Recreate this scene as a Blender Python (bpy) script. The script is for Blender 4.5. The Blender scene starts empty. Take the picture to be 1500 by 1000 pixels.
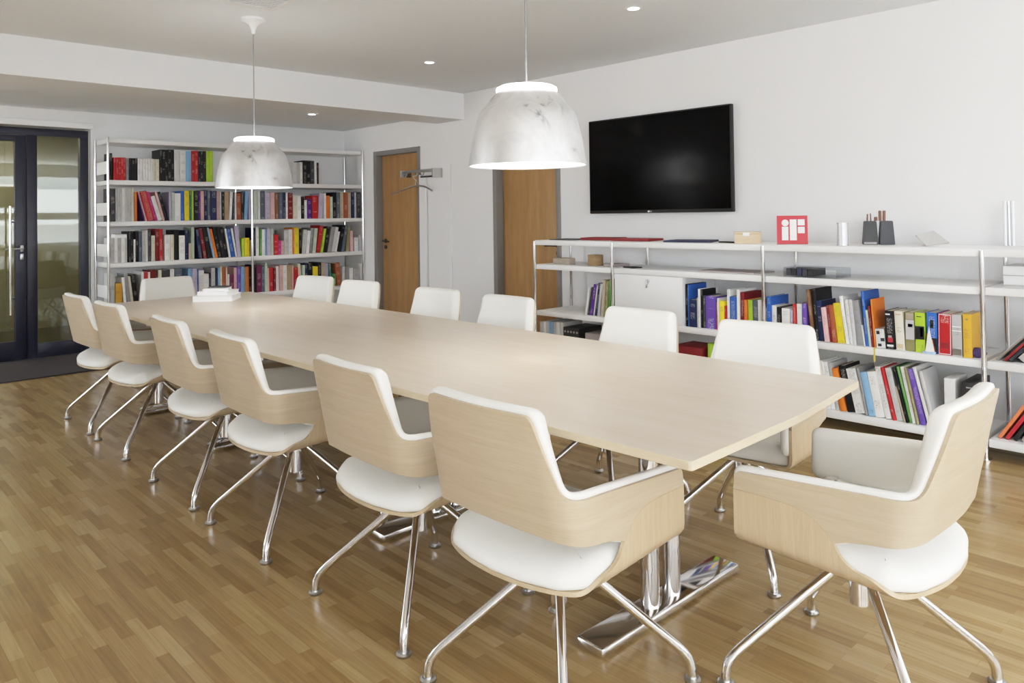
import bpy, bmesh, math, random
from math import sin, cos, pi, atan, tan, radians, sqrt
from mathutils import Vector, Matrix
from mathutils.geometry import delaunay_2d_cdt

random.seed(7)
SC = bpy.context.scene
COLL = SC.collection

# ------------------------------------------------------------------ materials
def nodes_of(name):
    m = bpy.data.materials.new(name)
    m.use_nodes = True
    nt = m.node_tree
    b = nt.nodes.get('Principled BSDF')
    return m, nt, b

def N(nt, typ, **kw):
    n = nt.nodes.new(typ)
    for k, v in kw.items():
        if k.startswith('i_'):
            key = k[2:]
            key = int(key) if key.isdigit() else key.replace('_', ' ')
            n.inputs[key].default_value = v
        else:
            setattr(n, k, v)
    return n

def plain(name, col, rough=.5, metal=0., spec=.5, vary=.04, scale=6., emis=None, estr=0., bump=0., bscale=200.):
    """principled with a faint procedural mottling"""
    m, nt, b = nodes_of(name)
    b.inputs['Roughness'].default_value = rough
    b.inputs['Metallic'].default_value = metal
    b.inputs['Specular IOR Level'].default_value = spec
    tc = N(nt, 'ShaderNodeTexCoord')
    no = N(nt, 'ShaderNodeTexNoise', i_Scale=scale, i_Detail=3.)
    nt.links.new(tc.outputs['Object'], no.inputs['Vector'])
    mr = N(nt, 'ShaderNodeMapRange')
    mr.inputs['To Min'].default_value = 1 - vary
    mr.inputs['To Max'].default_value = 1 + vary
    nt.links.new(no.outputs['Fac'], mr.inputs['Value'])
    mx = N(nt, 'ShaderNodeMix', data_type='RGBA', blend_type='MULTIPLY')
    mx.inputs[0].default_value = 1
    mx.inputs[6].default_value = (*col, 1)
    nt.links.new(mr.outputs[0], mx.inputs[7])
    nt.links.new(mx.outputs[2], b.inputs['Base Color'])
    if emis:
        b.inputs['Emission Color'].default_value = (*emis, 1)
        b.inputs['Emission Strength'].default_value = estr
    if bump:
        n2 = N(nt, 'ShaderNodeTexNoise', i_Scale=bscale, i_Detail=2.)
        nt.links.new(tc.outputs['Object'], n2.inputs['Vector'])
        bp = N(nt, 'ShaderNodeBump', i_Strength=bump, i_Distance=.002)
        nt.links.new(n2.outputs['Fac'], bp.inputs['Height'])
        nt.links.new(bp.outputs[0], b.inputs['Normal'])
    return m

def wood(name, c1, c2, scale, rough=.4, fine=.35, spec=.4, coat=0.):
    """streaked veneer; scale = noise scale per axis (small along the grain)"""
    m, nt, b = nodes_of(name)
    tc = N(nt, 'ShaderNodeTexCoord')
    mp = N(nt, 'ShaderNodeMapping')
    mp.inputs['Scale'].default_value = scale
    nt.links.new(tc.outputs['Object'], mp.inputs['Vector'])
    n1 = N(nt, 'ShaderNodeTexNoise', i_Scale=1., i_Detail=4., i_Roughness=.6, i_Distortion=.4)
    nt.links.new(mp.outputs[0], n1.inputs['Vector'])
    mp2 = N(nt, 'ShaderNodeMapping')
    mp2.inputs['Scale'].default_value = [s * 5 for s in scale]
    nt.links.new(tc.outputs['Object'], mp2.inputs['Vector'])
    n2 = N(nt, 'ShaderNodeTexNoise', i_Scale=1., i_Detail=2.)
    nt.links.new(mp2.outputs[0], n2.inputs['Vector'])
    mixf = N(nt, 'ShaderNodeMix', data_type='FLOAT')
    mixf.inputs[0].default_value = fine
    nt.links.new(n1.outputs['Fac'], mixf.inputs[2])
    nt.links.new(n2.outputs['Fac'], mixf.inputs[3])
    cr = N(nt, 'ShaderNodeValToRGB')
    cr.color_ramp.elements[0].position = .32
    cr.color_ramp.elements[0].color = (*c1, 1)
    cr.color_ramp.elements[1].position = .68
    cr.color_ramp.elements[1].color = (*c2, 1)
    nt.links.new(mixf.outputs[0], cr.inputs[0])
    nt.links.new(cr.outputs[0], b.inputs['Base Color'])
    b.inputs['Roughness'].default_value = rough
    b.inputs['Specular IOR Level'].default_value = spec
    b.inputs['Coat Weight'].default_value = coat
    b.inputs['Coat Roughness'].default_value = .15
    return m

def parquet(name):
    m, nt, b = nodes_of(name)
    tc = N(nt, 'ShaderNodeTexCoord')
    mp = N(nt, 'ShaderNodeMapping')
    mp.inputs['Rotation'].default_value = (0, 0, pi / 2)
    nt.links.new(tc.outputs['Object'], mp.inputs['Vector'])
    br = N(nt, 'ShaderNodeTexBrick', offset=.37, offset_frequency=2, squash=1., squash_frequency=2)
    for k, v in dict(Scale=1., Mortar_Size=.0005, Mortar_Smooth=.3, Bias=0., Brick_Width=.29, Row_Height=.040).items():
        br.inputs[k.replace('_', ' ')].default_value = v
    br.inputs['Color1'].default_value = (0, 0, 0, 1)
    br.inputs['Color2'].default_value = (1, 1, 1, 1)
    br.inputs['Mortar'].default_value = (.35, .35, .35, 1)
    nt.links.new(mp.outputs[0], br.inputs['Vector'])
    cr = N(nt, 'ShaderNodeValToRGB')
    e = cr.color_ramp.elements
    e[0].position = 0.; e[0].color = (.255, .162, .066, 1)
    e[1].position = 1.; e[1].color = (.40, .288, .138, 1)
    x = e.new(.35); x.color = (.315, .209, .092, 1)
    x = e.new(.7); x.color = (.35, .240, .110, 1)
    nt.links.new(br.outputs['Color'], cr.inputs[0])
    # grain along the boards (world y)
    g = N(nt, 'ShaderNodeMapping')
    g.inputs['Scale'].default_value = (85, 3.2, 1)
    nt.links.new(tc.outputs['Object'], g.inputs['Vector'])
    n1 = N(nt, 'ShaderNodeTexNoise', i_Scale=1., i_Detail=4., i_Roughness=.6, i_Distortion=.6)
    nt.links.new(g.outputs[0], n1.inputs['Vector'])
    mr = N(nt, 'ShaderNodeMapRange')
    mr.inputs['From Min'].default_value = .25; mr.inputs['From Max'].default_value = .75
    mr.inputs['To Min'].default_value = .80; mr.inputs['To Max'].default_value = 1.17
    nt.links.new(n1.outputs['Fac'], mr.inputs['Value'])
    mx = N(nt, 'ShaderNodeMix', data_type='RGBA', blend_type='MULTIPLY')
    mx.inputs[0].default_value = 1
    nt.links.new(cr.outputs[0], mx.inputs[6]); nt.links.new(mr.outputs[0], mx.inputs[7])
    mo = N(nt, 'ShaderNodeMix', data_type='RGBA', blend_type='MULTIPLY')
    mo.inputs[7].default_value = (.75, .72, .66, 1)
    nt.links.new(br.outputs['Fac'], mo.inputs[0]); nt.links.new(mx.outputs[2], mo.inputs[6])
    nt.links.new(mo.outputs[2], b.inputs['Base Color'])
    b.inputs['Roughness'].default_value = .27
    b.inputs['Specular IOR Level'].default_value = .5
    bp = N(nt, 'ShaderNodeBump', i_Strength=.06, i_Distance=.002)
    nt.links.new(n1.outputs['Fac'], bp.inputs['Height'])
    nt.links.new(bp.outputs[0], b.inputs['Normal'])
    return m

def book_cover(name):
    """cover colour comes from the object colour; titling blocks on it are procedural"""
    m, nt, b = nodes_of(name)
    oi = N(nt, 'ShaderNodeObjectInfo')
    tc = N(nt, 'ShaderNodeTexCoord')
    sx = N(nt, 'ShaderNodeSeparateXYZ')
    nt.links.new(tc.outputs['Generated'], sx.inputs[0])
    # letter-like noise stretched over the spine, different on every book
    cx = N(nt, 'ShaderNodeCombineXYZ')
    ml = N(nt, 'ShaderNodeMath', operation='MULTIPLY'); ml.inputs[1].default_value = 37.
    nt.links.new(oi.outputs['Random'], ml.inputs[0])
    nt.links.new(ml.outputs[0], cx.inputs[2])
    nt.links.new(sx.outputs['Z'], cx.inputs[0]); nt.links.new(sx.outputs['X'], cx.inputs[1])
    mp = N(nt, 'ShaderNodeMapping'); mp.inputs['Scale'].default_value = (64, 9, 1)
    nt.links.new(cx.outputs[0], mp.inputs['Vector'])
    no = N(nt, 'ShaderNodeTexNoise', i_Scale=1., i_Detail=2.)
    nt.links.new(mp.outputs[0], no.inputs['Vector'])
    gt = N(nt, 'ShaderNodeMath', operation='GREATER_THAN'); gt.inputs[1].default_value = .54
    nt.links.new(no.outputs['Fac'], gt.inputs[0])
    # block windows along the spine, by coarse noise of height
    cx2 = N(nt, 'ShaderNodeCombineXYZ')
    nt.links.new(sx.outputs['Z'], cx2.inputs[0]); nt.links.new(ml.outputs[0], cx2.inputs[1])
    n2 = N(nt, 'ShaderNodeTexNoise', i_Scale=4.2, i_Detail=0.)
    nt.links.new(cx2.outputs[0], n2.inputs['Vector'])
    g2 = N(nt, 'ShaderNodeMath', operation='GREATER_THAN'); g2.inputs[1].default_value = .55
    nt.links.new(n2.outputs['Fac'], g2.inputs[0])
    # only near the middle of the spine's width
    d = N(nt, 'ShaderNodeMath', operation='SUBTRACT'); d.inputs[1].default_value = .5
    nt.links.new(sx.outputs['X'], d.inputs[0])
    ab = N(nt, 'ShaderNodeMath', operation='ABSOLUTE'); nt.links.new(d.outputs[0], ab.inputs[0])
    lt = N(nt, 'ShaderNodeMath', operation='LESS_THAN'); lt.inputs[1].default_value = .3
    nt.links.new(ab.outputs[0], lt.inputs[0])
    m1 = N(nt, 'ShaderNodeMath', operation='MULTIPLY'); nt.links.new(gt.outputs[0], m1.inputs[0]); nt.links.new(g2.outputs[0], m1.inputs[1])
    m2 = N(nt, 'ShaderNodeMath', operation='MULTIPLY'); nt.links.new(m1.outputs[0], m2.inputs[0]); nt.links.new(lt.outputs[0], m2.inputs[1])
    m3 = N(nt, 'ShaderNodeMath', operation='MULTIPLY'); nt.links.new(m2.outputs[0], m3.inputs[0]); m3.inputs[1].default_value = .45
    # contrasting ink: light on dark covers, dark on light ones
    bw = N(nt, 'ShaderNodeRGBToBW'); nt.links.new(oi.outputs['Color'], bw.inputs[0])
    g3 = N(nt, 'ShaderNodeMath', operation='LESS_THAN'); g3.inputs[1].default_value = .3
    nt.links.new(bw.outputs[0], g3.inputs[0])
    ink = N(nt, 'ShaderNodeMix', data_type='RGBA')
    ink.inputs[6].default_value = (.12, .11, .12, 1); ink.inputs[7].default_value = (.72, .70, .66, 1)
    nt.links.new(g3.outputs[0], ink.inputs[0])
    mx = N(nt, 'ShaderNodeMix', data_type='RGBA')
    nt.links.new(m3.outputs[0], mx.inputs[0]); nt.links.new(oi.outputs['Color'], mx.inputs[6]); nt.links.new(ink.outputs[2], mx.inputs[7])
    nt.links.new(mx.outputs[2], b.inputs['Base Color'])
    b.inputs['Roughness'].default_value = .5
    b.inputs['Specular IOR Level'].default_value = .3
    return m

def emitter(name, col, strength):
    m, nt, b = nodes_of(name)
    b.inputs['Base Color'].default_value = (.9, .9, .9, 1)
    b.inputs['Emission Color'].default_value = (*col, 1)
    b.inputs['Emission Strength'].default_value = strength
    return m

def silver_leaf(name):
    m, nt, b = nodes_of(name)
    tc = N(nt, 'ShaderNodeTexCoord')
    n1 = N(nt, 'ShaderNodeTexNoise', i_Scale=7., i_Detail=6., i_Roughness=.62, i_Distortion=1.2)
    nt.links.new(tc.outputs['Object'], n1.inputs['Vector'])
    cr = N(nt, 'ShaderNodeValToRGB')
    e = cr.color_ramp.elements
    e[0].position = .27; e[0].color = (.30, .30, .30, 1)
    e[1].position = .35; e[1].color = (.68, .68, .69, 1)
    x = e.new(.6); x.color = (.82, .82, .83, 1)
    nt.links.new(n1.outputs['Fac'], cr.inputs[0])
    nt.links.new(cr.outputs[0], b.inputs['Base Color'])
    b.inputs['Metallic'].default_value = .85
    n2 = N(nt, 'ShaderNodeTexNoise', i_Scale=3., i_Detail=4.)
    nt.links.new(tc.outputs['Object'], n2.inputs['Vector'])
    mr = N(nt, 'ShaderNodeMapRange'); mr.inputs['To Min'].default_value = .30; mr.inputs['To Max'].default_value = .55
    nt.links.new(n2.outputs['Fac'], mr.inputs['Value'])
    nt.links.new(mr.outputs[0], b.inputs['Roughness'])
    return m

def pane_glass(name, tint, refl):
    m, nt, b = nodes_of(name)
    nt.nodes.remove(b)
    out = nt.nodes['Material Output']
    tr = N(nt, 'ShaderNodeBsdfTransparent'); tr.inputs[0].default_value = (*tint, 1)
    gl = N(nt, 'ShaderNodeBsdfGlossy'); gl.inputs['Roughness'].default_value = .02
    tc = N(nt, 'ShaderNodeTexCoord')
    no = N(nt, 'ShaderNodeTexNoise', i_Scale=1.3, i_Detail=1.)
    nt.links.new(tc.outputs['Object'], no.inputs['Vector'])
    bp = N(nt, 'ShaderNodeBump', i_Strength=.02, i_Distance=.01)
    nt.links.new(no.outputs['Fac'], bp.inputs['Height'])
    nt.links.new(bp.outputs[0], gl.inputs['Normal'])
    gl.inputs[0].default_value = (.9, .93, .95, 1)
    mx = N(nt, 'ShaderNodeMixShader'); mx.inputs[0].default_value = refl
    nt.links.new(tr.outputs[0], mx.inputs[1]); nt.links.new(gl.outputs[0], mx.inputs[2])
    nt.links.new(mx.outputs[0], out.inputs[0])
    return m

M = {}
M['wall'] = plain('white_wall_paint', (.80, .80, .805), .7, vary=.012, scale=2., bump=.03, bscale=90.)
M['ceil'] = plain('ceiling_paint', (.795, .82, .845), .8, vary=.012, scale=2.)
M['floor'] = parquet('oak_parquet')
M['table'] = wood('pale_maple_top', (.555, .47, .375), (.625, .545, .455), (9, .9, 9), rough=.34, spec=.5, coat=.25)
M['table_edge'] = wood('pale_maple_edge', (.56, .46, .32), (.64, .54, .39), (5, 5, 60), rough=.45)
M['ven_h'] = wood('oak_veneer_level_grain', (.45, .36, .25), (.53, .435, .32), (3, 3, 55), rough=.42)
M['ven_v'] = wood('oak_veneer_upright_grain', (.46, .35, .225), (.56, .445, .305), (60, 3, 3), rough=.42)
M['leather'] = plain('white_leather', (.78, .768, .725), .45, vary=.02, scale=9., bump=.08, bscale=260.)
M['chrome'] = plain('polished_chrome', (.78, .78, .79), .09, metal=1., vary=.02)
M['steel'] = plain('satin_steel', (.52, .52, .52), .30, metal=1., vary=.03)
M['shelf'] = plain('white_lacquered_steel', (.82, .82, .82), .4, vary=.01)
M['navy_alu'] = plain('dark_navy_aluminium', (.022, .024, .046), .35, vary=.05)
M['dark'] = plain('near_black_plastic', (.012, .012, .013), .45, vary=.03)
M['screen'] = plain('black_screen', (.002, .002, .0022), .22, spec=.12, vary=.02)
M['door_oak'] = wood('oak_door_veneer', (.34, .19, .075), (.46, .275, .12), (14, 14, 1.1), rough=.45)
M['frame_grey'] = plain('grey_frame_paint', (.235, .225, .22), .5, vary=.02)
M['mat'] = plain('charcoal_mat_pile', (.062, .052, .062), .95, vary=.25, scale=120., bump=.3, bscale=400.)
M['pages'] = plain('paper_edges', (.70, .66, .57), .8, vary=.08, scale=70.)
M['cover'] = book_cover('book_cover_cloth')
M['silver'] = silver_leaf('silver_leaf')
M['glow'] = emitter('lamp_diffuser_glow', (1., .98, .95), 2.6)
M['glow_ring'] = emitter('lamp_ring_glow', (1., .98, .95), 3.)
M['spot'] = emitter('downlight_glow', (1., .96, .88), 12.)
M['white_in'] = plain('white_shade_lining', (.85, .85, .85), .5)
M['cord'] = plain('grey_cord', (.25, .25, .26), .6)
M['canopy'] = plain('white_canopy_plastic', (.82, .82, .82), .45)
M['glass'] = pane_glass('door_pane', (.68, .68, .58), .07)
M['winglass'] = pane_glass('window_pane', (.96, .97, .98), .05)
M['clear'] = pane_glass('clear_acrylic', (.86, .87, .88), .10)
M['winframe'] = plain('white_window_frame', (.75, .75, .75), .5)
M['corr_wall'] = plain('olive_corridor_wall', (.34, .33, .25), .8)
M['corr_floor'] = plain('dark_corridor_floor', (.055, .05, .035), .4)
M['facade'] = plain('pale_facade_render', (.42, .43, .44), .8)
M['red'] = plain('red_lacquer', (.52, .035, .05), .4)
M['mark_white'] = plain('white_print', (.86, .86, .86), .5)
M['redcard'] = plain('red_card', (.27, .018, .024), .6, vary=.08)
M['navycard'] = plain('navy_card', (.022, .026, .07), .6)
M['box_wood'] = wood('pale_box_wood', (.55, .42, .27), (.66, .53, .37), (6, 6, 40), rough=.6)
M['box_wood_grey'] = wood('weathered_box_wood', (.36, .30, .24), (.46, .40, .33), (6, 6, 40), rough=.6)
M['box_wood_dark'] = wood('brown_box_wood', (.30, .20, .10), (.40, .28, .15), (6, 6, 40), rough=.6)
M['tin'] = plain('pale_tin', (.66, .67, .71), .35, metal=.4)
M['slate'] = plain('slate_blue_plastic', (.035, .036, .045), .5)
M['copper'] = plain('brown_pencil_lacquer', (.17, .07, .04), .35)
M['concrete'] = plain('grey_concrete', (.45, .44, .42), .8, vary=.1, scale=40.)
M['acrylic'] = plain('frosted_acrylic', (.72, .74, .77), .15)
M['greycard'] = plain('grey_pink_card', (.38, .33, .33), .6)
M['blackbox'] = plain('black_card', (.02, .02, .021), .5, vary=.1)
M['purple'] = plain('purple_cloth', (.07, .045, .16), .8, vary=.2, scale=60.)
M['yellow'] = plain('yellow_ribbon', (.75, .60, .10), .6)
M['skyblue'] = plain('light_blue_plastic', (.45, .60, .85), .4)
M['orange'] = plain('orange_trim', (.75, .20, .08), .5)
M['lime'] = plain('lime_print', (.38, .66, .05), .5)
M['brass'] = plain('dark_bronze_handle', (.10, .085, .075), .35, metal=.8)

# ------------------------------------------------------------------ mesh helpers
def obj(name, bm, mats, parent=None, smooth=True, angle=40, loc=None, rotz=None):
    """link a bmesh as one object"""
    bmesh.ops.recalc_face_normals(bm, faces=bm.faces[:])
    if smooth:
        for f in bm.faces: f.smooth = True
        a = radians(angle)
        for e in bm.edges:
            if len(e.link_faces) == 2:
                if e.calc_face_angle(0.) > a: e.smooth = False
    me = bpy.data.meshes.new(name)
    bm.to_mesh(me); bm.free()
    for m in (mats if isinstance(mats, (list, tuple)) else [mats]):
        me.materials.append(M[m] if isinstance(m, str) else m)
    o = bpy.data.objects.new(name, me)
    COLL.objects.link(o)
    if parent: o.parent = parent
    if loc is not None: o.location = loc
    if rotz is not None: o.rotation_euler = (0, 0, rotz)
    return o

def tag(o, label, cat, group=None, kind=None):
    o['label'] = label; o['category'] = cat
    if group: o['group'] = group
    if kind: o['kind'] = kind
    return o

def thing(name, label, cat, loc=(0, 0, 0), rotz=0., group=None, kind=None):
    o = bpy.data.objects.new(name, None)
    o.empty_display_size = .05
    COLL.objects.link(o)
    o.location = loc; o.rotation_euler = (0, 0, rotz)
    return tag(o, label, cat, group, kind)

def bm_new(): return bmesh.new()

def add_box(bm, x0, x1, y0, y1, z0, z1, bev=0., mi=0, mat=None, seg=2):
    r = bmesh.ops.create_cube(bm, size=1.)
    vs = r['verts']
    T = Matrix.Translation(((x0 + x1) / 2, (y0 + y1) / 2, (z0 + z1) / 2)) @ Matrix.Diagonal((abs(x1 - x0), abs(y1 - y0), abs(z1 - z0), 1))
    if mat is not None: T = mat @ T
    bmesh.ops.transform(bm, matrix=T, verts=vs)
    fs = {f for v in vs for f in v.link_faces}
    for f in fs: f.material_index = mi
    if bev > 0:
        es = list({e for v in vs for e in v.link_edges})
        bmesh.ops.bevel(bm, geom=es, offset=bev, segments=seg, affect='EDGES', profile=.5)
    return vs

def add_cyl(bm, p0, p1, r0, r1=None, seg=16, caps=True, mi=0):
    r1 = r0 if r1 is None else r1
    p0, p1 = Vector(p0), Vector(p1)
    d = p1 - p0
    T = Matrix.Translation((p0 + p1) / 2) @ d.to_track_quat('Z', 'Y').to_matrix().to_4x4()
    r = bmesh.ops.create_cone(bm, cap_ends=caps, segments=seg, radius1=r0, radius2=r1, depth=d.length, matrix=T)
    for f in {f for v in r['verts'] for f in v.link_faces}: f.material_index = mi
    return r['verts']

def add_tube(bm, pts, rad, seg=12, mi=0):
    """swept round tube along a polyline"""
    pts = [Vector(p) for p in pts]
    rings = []
    n = len(pts)
    ref = None
    for i, p in enumerate(pts):
        if i == 0: t = pts[1] - p
        elif i == n - 1: t = p - pts[i - 1]
        else: t = (pts[i + 1] - p).normalized() + (p - pts[i - 1]).normalized()
        t.normalize()
        if ref is None:
            ref = Vector((0, 0, 1)) if abs(t.z) < .9 else Vector((1, 0, 0))
        a = t.cross(ref).normalized(); b = a.cross(t).normalized()
        ref = b
        r = rad[i] if isinstance(rad, (list, tuple)) else rad
        rings.append([bm.verts.new(p + a * r * cos(2 * pi * k / seg) + b * r * sin(2 * pi * k / seg)) for k in range(seg)])
    for i in range(n - 1):
        for k in range(seg):
            f = bm.faces.new((rings[i][k], rings[i][(k + 1) % seg], rings[i + 1][(k + 1) % seg], rings[i + 1][k]))
            f.material_index = mi
    for ring in (rings[0], rings[-1]):
        bm.faces.new(ring).material_index = mi

def add_lathe(bm, prof, seg=40, c=(0, 0), mi=0, close=False):
    rings = []
    for r, z in prof:
        if r < 1e-6: rings.append([bm.verts.new((c[0], c[1], z))])
        else: rings.append([bm.verts.new((c[0] + r * cos(2 * pi * k / seg), c[1] + r * sin(2 * pi * k / seg), z)) for k in range(seg)])
    pairs = list(zip(rings[:-1], rings[1:]))
    if close: pairs.append((rings[-1], rings[0]))
    for A, B in pairs:
        for k in range(seg):
            k2 = (k + 1) % seg
            if len(A) == 1 and len(B) == 1: continue
            if len(A) == 1: f = bm.faces.new((A[0], B[k], B[k2]))
            elif len(B) == 1: f = bm.faces.new((A[k], A[k2], B[0]))
            else: f = bm.faces.new((A[k], A[k2], B[k2], B[k]))
            f.material_index = mi

def fillet_poly(pts, default=0.):
    """pts: (x, y[, radius]) -> list of 2D points with rounded corners, counter-clockwise or clockwise as given"""
    out = []
    n = len(pts)
    for i in range(n):
        p = Vector(pts[i][:2]); r = pts[i][2] if len(pts[i]) > 2 else default
        a = Vector(pts[i - 1][:2]); b = Vector(pts[(i + 1) % n][:2])
        if r <= 0:
            out.append(p); continue
        u = (a - p); v = (b - p)
        lu, lv = u.length, v.length
        u.normalize(); v.normalize()
        ang = u.angle(v)
        d = min(r / max(1e-6, tan(ang / 2)), lu * .49, lv * .49)
        k = max(2, int((pi - ang) / .3) + 1)
        s, e = p + u * d, p + v * d
        for j in range(k + 1):
            t = j / k
            out.append((s * (1 - t) ** 2 + p * 2 * t * (1 - t) + e * t * t))
    return out

def resample(pts, step):
    out = []
    n = len(pts)
    for i in range(n):
        a, b = pts[i], pts[(i + 1) % n]
        L = (b - a).length
        k = max(1, int(math.ceil(L / step)))
        for j in range(k): out.append(a.lerp(b, j / k))
    return out

def inset(pts, d):
    """move a closed polygon inwards by d (negative = outwards)"""
    n = len(pts)
    area = sum(pts[i].x * pts[(i + 1) % n].y - pts[(i + 1) % n].x * pts[i].y for i in range(n))
    sgn = 1 if area > 0 else -1
    out = []
    for i in range(n):
        t = (pts[(i + 1) % n] - pts[i]).normalized() + (pts[i] - pts[i - 1]).normalized()
        if t.length < 1e-6: t = pts[(i + 1) % n] - pts[i]
        t.normalize()
        out.append(pts[i] + Vector((-t.y, t.x)) * d * sgn)
    return out

def bent_panel(bm, outline, mapf, layers, grid=.03, mi=0, mi_rim=None):
    """a slab cut to a 2D outline and bent in space; layers = (inset, depth) from one face to the other"""
    mi_rim = mi if mi_rim is None else mi_rim
    pts = resample(outline, grid * .8)
    loops = []
    for ins, d in layers:
        loops.append((inset(pts, ins), d))
    rings = [[bm.verts.new(mapf(p.x, p.y, d)) for p in lp] for lp, d in loops]
    n = len(pts)
    for A, B in zip(rings[:-1], rings[1:]):
        for k in range(n):
            f = bm.faces.new((A[k], A[(k + 1) % n], B[(k + 1) % n], B[k]))
            f.material_index = mi_rim
    for (lp, d), ring in ((loops[0], rings[0]), (loops[-1], rings[-1])):
        xs = [p.x for p in lp]; ys = [p.y for p in lp]
        ins_pts = []
        y = min(ys) + grid
        row = 0
        core = inset(lp, grid * .35)
        while y < max(ys):
            x = min(xs) + grid * (.5 if row % 2 else 1)
            while x < max(xs):
                c = False
                j = n - 1
                for i in range(n):
                    a, b = core[i], core[j]
                    if (a.y > y) != (b.y > y) and x < (b.x - a.x) * (y - a.y) / (b.y - a.y) + a.x: c = not c
                    j = i
                if c: ins_pts.append(Vector((x, y)))
                x += grid
            y += grid * .87; row += 1
        allp = [Vector((p.x, p.y)) for p in lp] + ins_pts
        V, E, F, ov, oe, of = delaunay_2d_cdt(allp, [], [list(range(n))], 1, 1e-6)
        mapv = []
        for i, v in enumerate(V):
            src = [q for q in ov[i] if q < n]
            mapv.append(ring[src[0]] if src else bm.verts.new(mapf(v.x, v.y, d)))
        for f in F:
            q = [mapv[i] for i in f]
            if len(set(q)) == len(q):
                try: bm.faces.new(q).material_index = mi
                except ValueError: pass

def sstep(a, b, x):
    t = max(0., min(1., (x - a) / (b - a)))
    return t * t * (3 - 2 * t)

ORD = ['', 'first', 'second', 'third', 'fourth', 'fifth', 'sixth', 'seventh', 'eighth', 'ninth', 'tenth', 'eleventh', 'twelfth', 'thirteenth',
       'fourteenth', 'fifteenth', 'sixteenth', 'seventeenth', 'eighteenth', 'nineteenth', 'twentieth']
def ordinal(i):
    if i <= 20: return ORD[i]
    if i == 30: return 'thirtieth'
    if i == 40: return 'fortieth'
    return {2: 'twenty', 3: 'thirty', 4: 'forty'}[i // 10] + '-' + ORD[i % 10]
PALETTE = {
    'blk': ('black', (0.01, 0.01, 0.012)),
    'dkg': ('dark grey', (0.06, 0.06, 0.068)),
    'gry': ('grey', (0.3, 0.3, 0.31)),
    'ltg': ('light grey', (0.55, 0.55, 0.55)),
    'wht': ('white', (0.8, 0.8, 0.79)),
    'crm': ('cream', (0.74, 0.7, 0.58)),
    'bei': ('beige', (0.55, 0.46, 0.35)),
    'tan': ('tan', (0.45, 0.33, 0.2)),
    'brn': ('brown', (0.22, 0.11, 0.06)),
    'dbr': ('dark brown', (0.06, 0.03, 0.025)),
    'rus': ('rust', (0.42, 0.12, 0.05)),
    'org': ('orange', (0.75, 0.2, 0.03)),
    'yel': ('yellow', (0.85, 0.68, 0.04)),
    'lim': ('lime green', (0.42, 0.62, 0.05)),
    'grn': ('green', (0.12, 0.33, 0.08)),
    'olv': ('olive', (0.28, 0.26, 0.12)),
    'mnt': ('pale green', (0.55, 0.66, 0.55)),
    'tea': ('teal', (0.05, 0.22, 0.22)),
    'sky': ('sky blue', (0.25, 0.45, 0.7)),
    'blu': ('blue', (0.04, 0.14, 0.5)),
    'nav': ('navy', (0.02, 0.03, 0.1)),
    'lil': ('lilac', (0.5, 0.46, 0.6)),
    'vio': ('violet', (0.16, 0.09, 0.45)),
    'pur': ('purple', (0.1, 0.03, 0.25)),
    'plm': ('plum', (0.2, 0.03, 0.1)),
    'mag': ('magenta', (0.5, 0.05, 0.25)),
    'pnk': ('pink', (0.72, 0.45, 0.45)),
    'red': ('red', (0.52, 0.025, 0.03)),
    'drd': ('dark red', (0.22, 0.015, 0.02)),
    'sla': ('slate', (0.12, 0.15, 0.2)),
    'mus': ('mustard', (0.72, 0.4, 0.05)),
}
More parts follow.
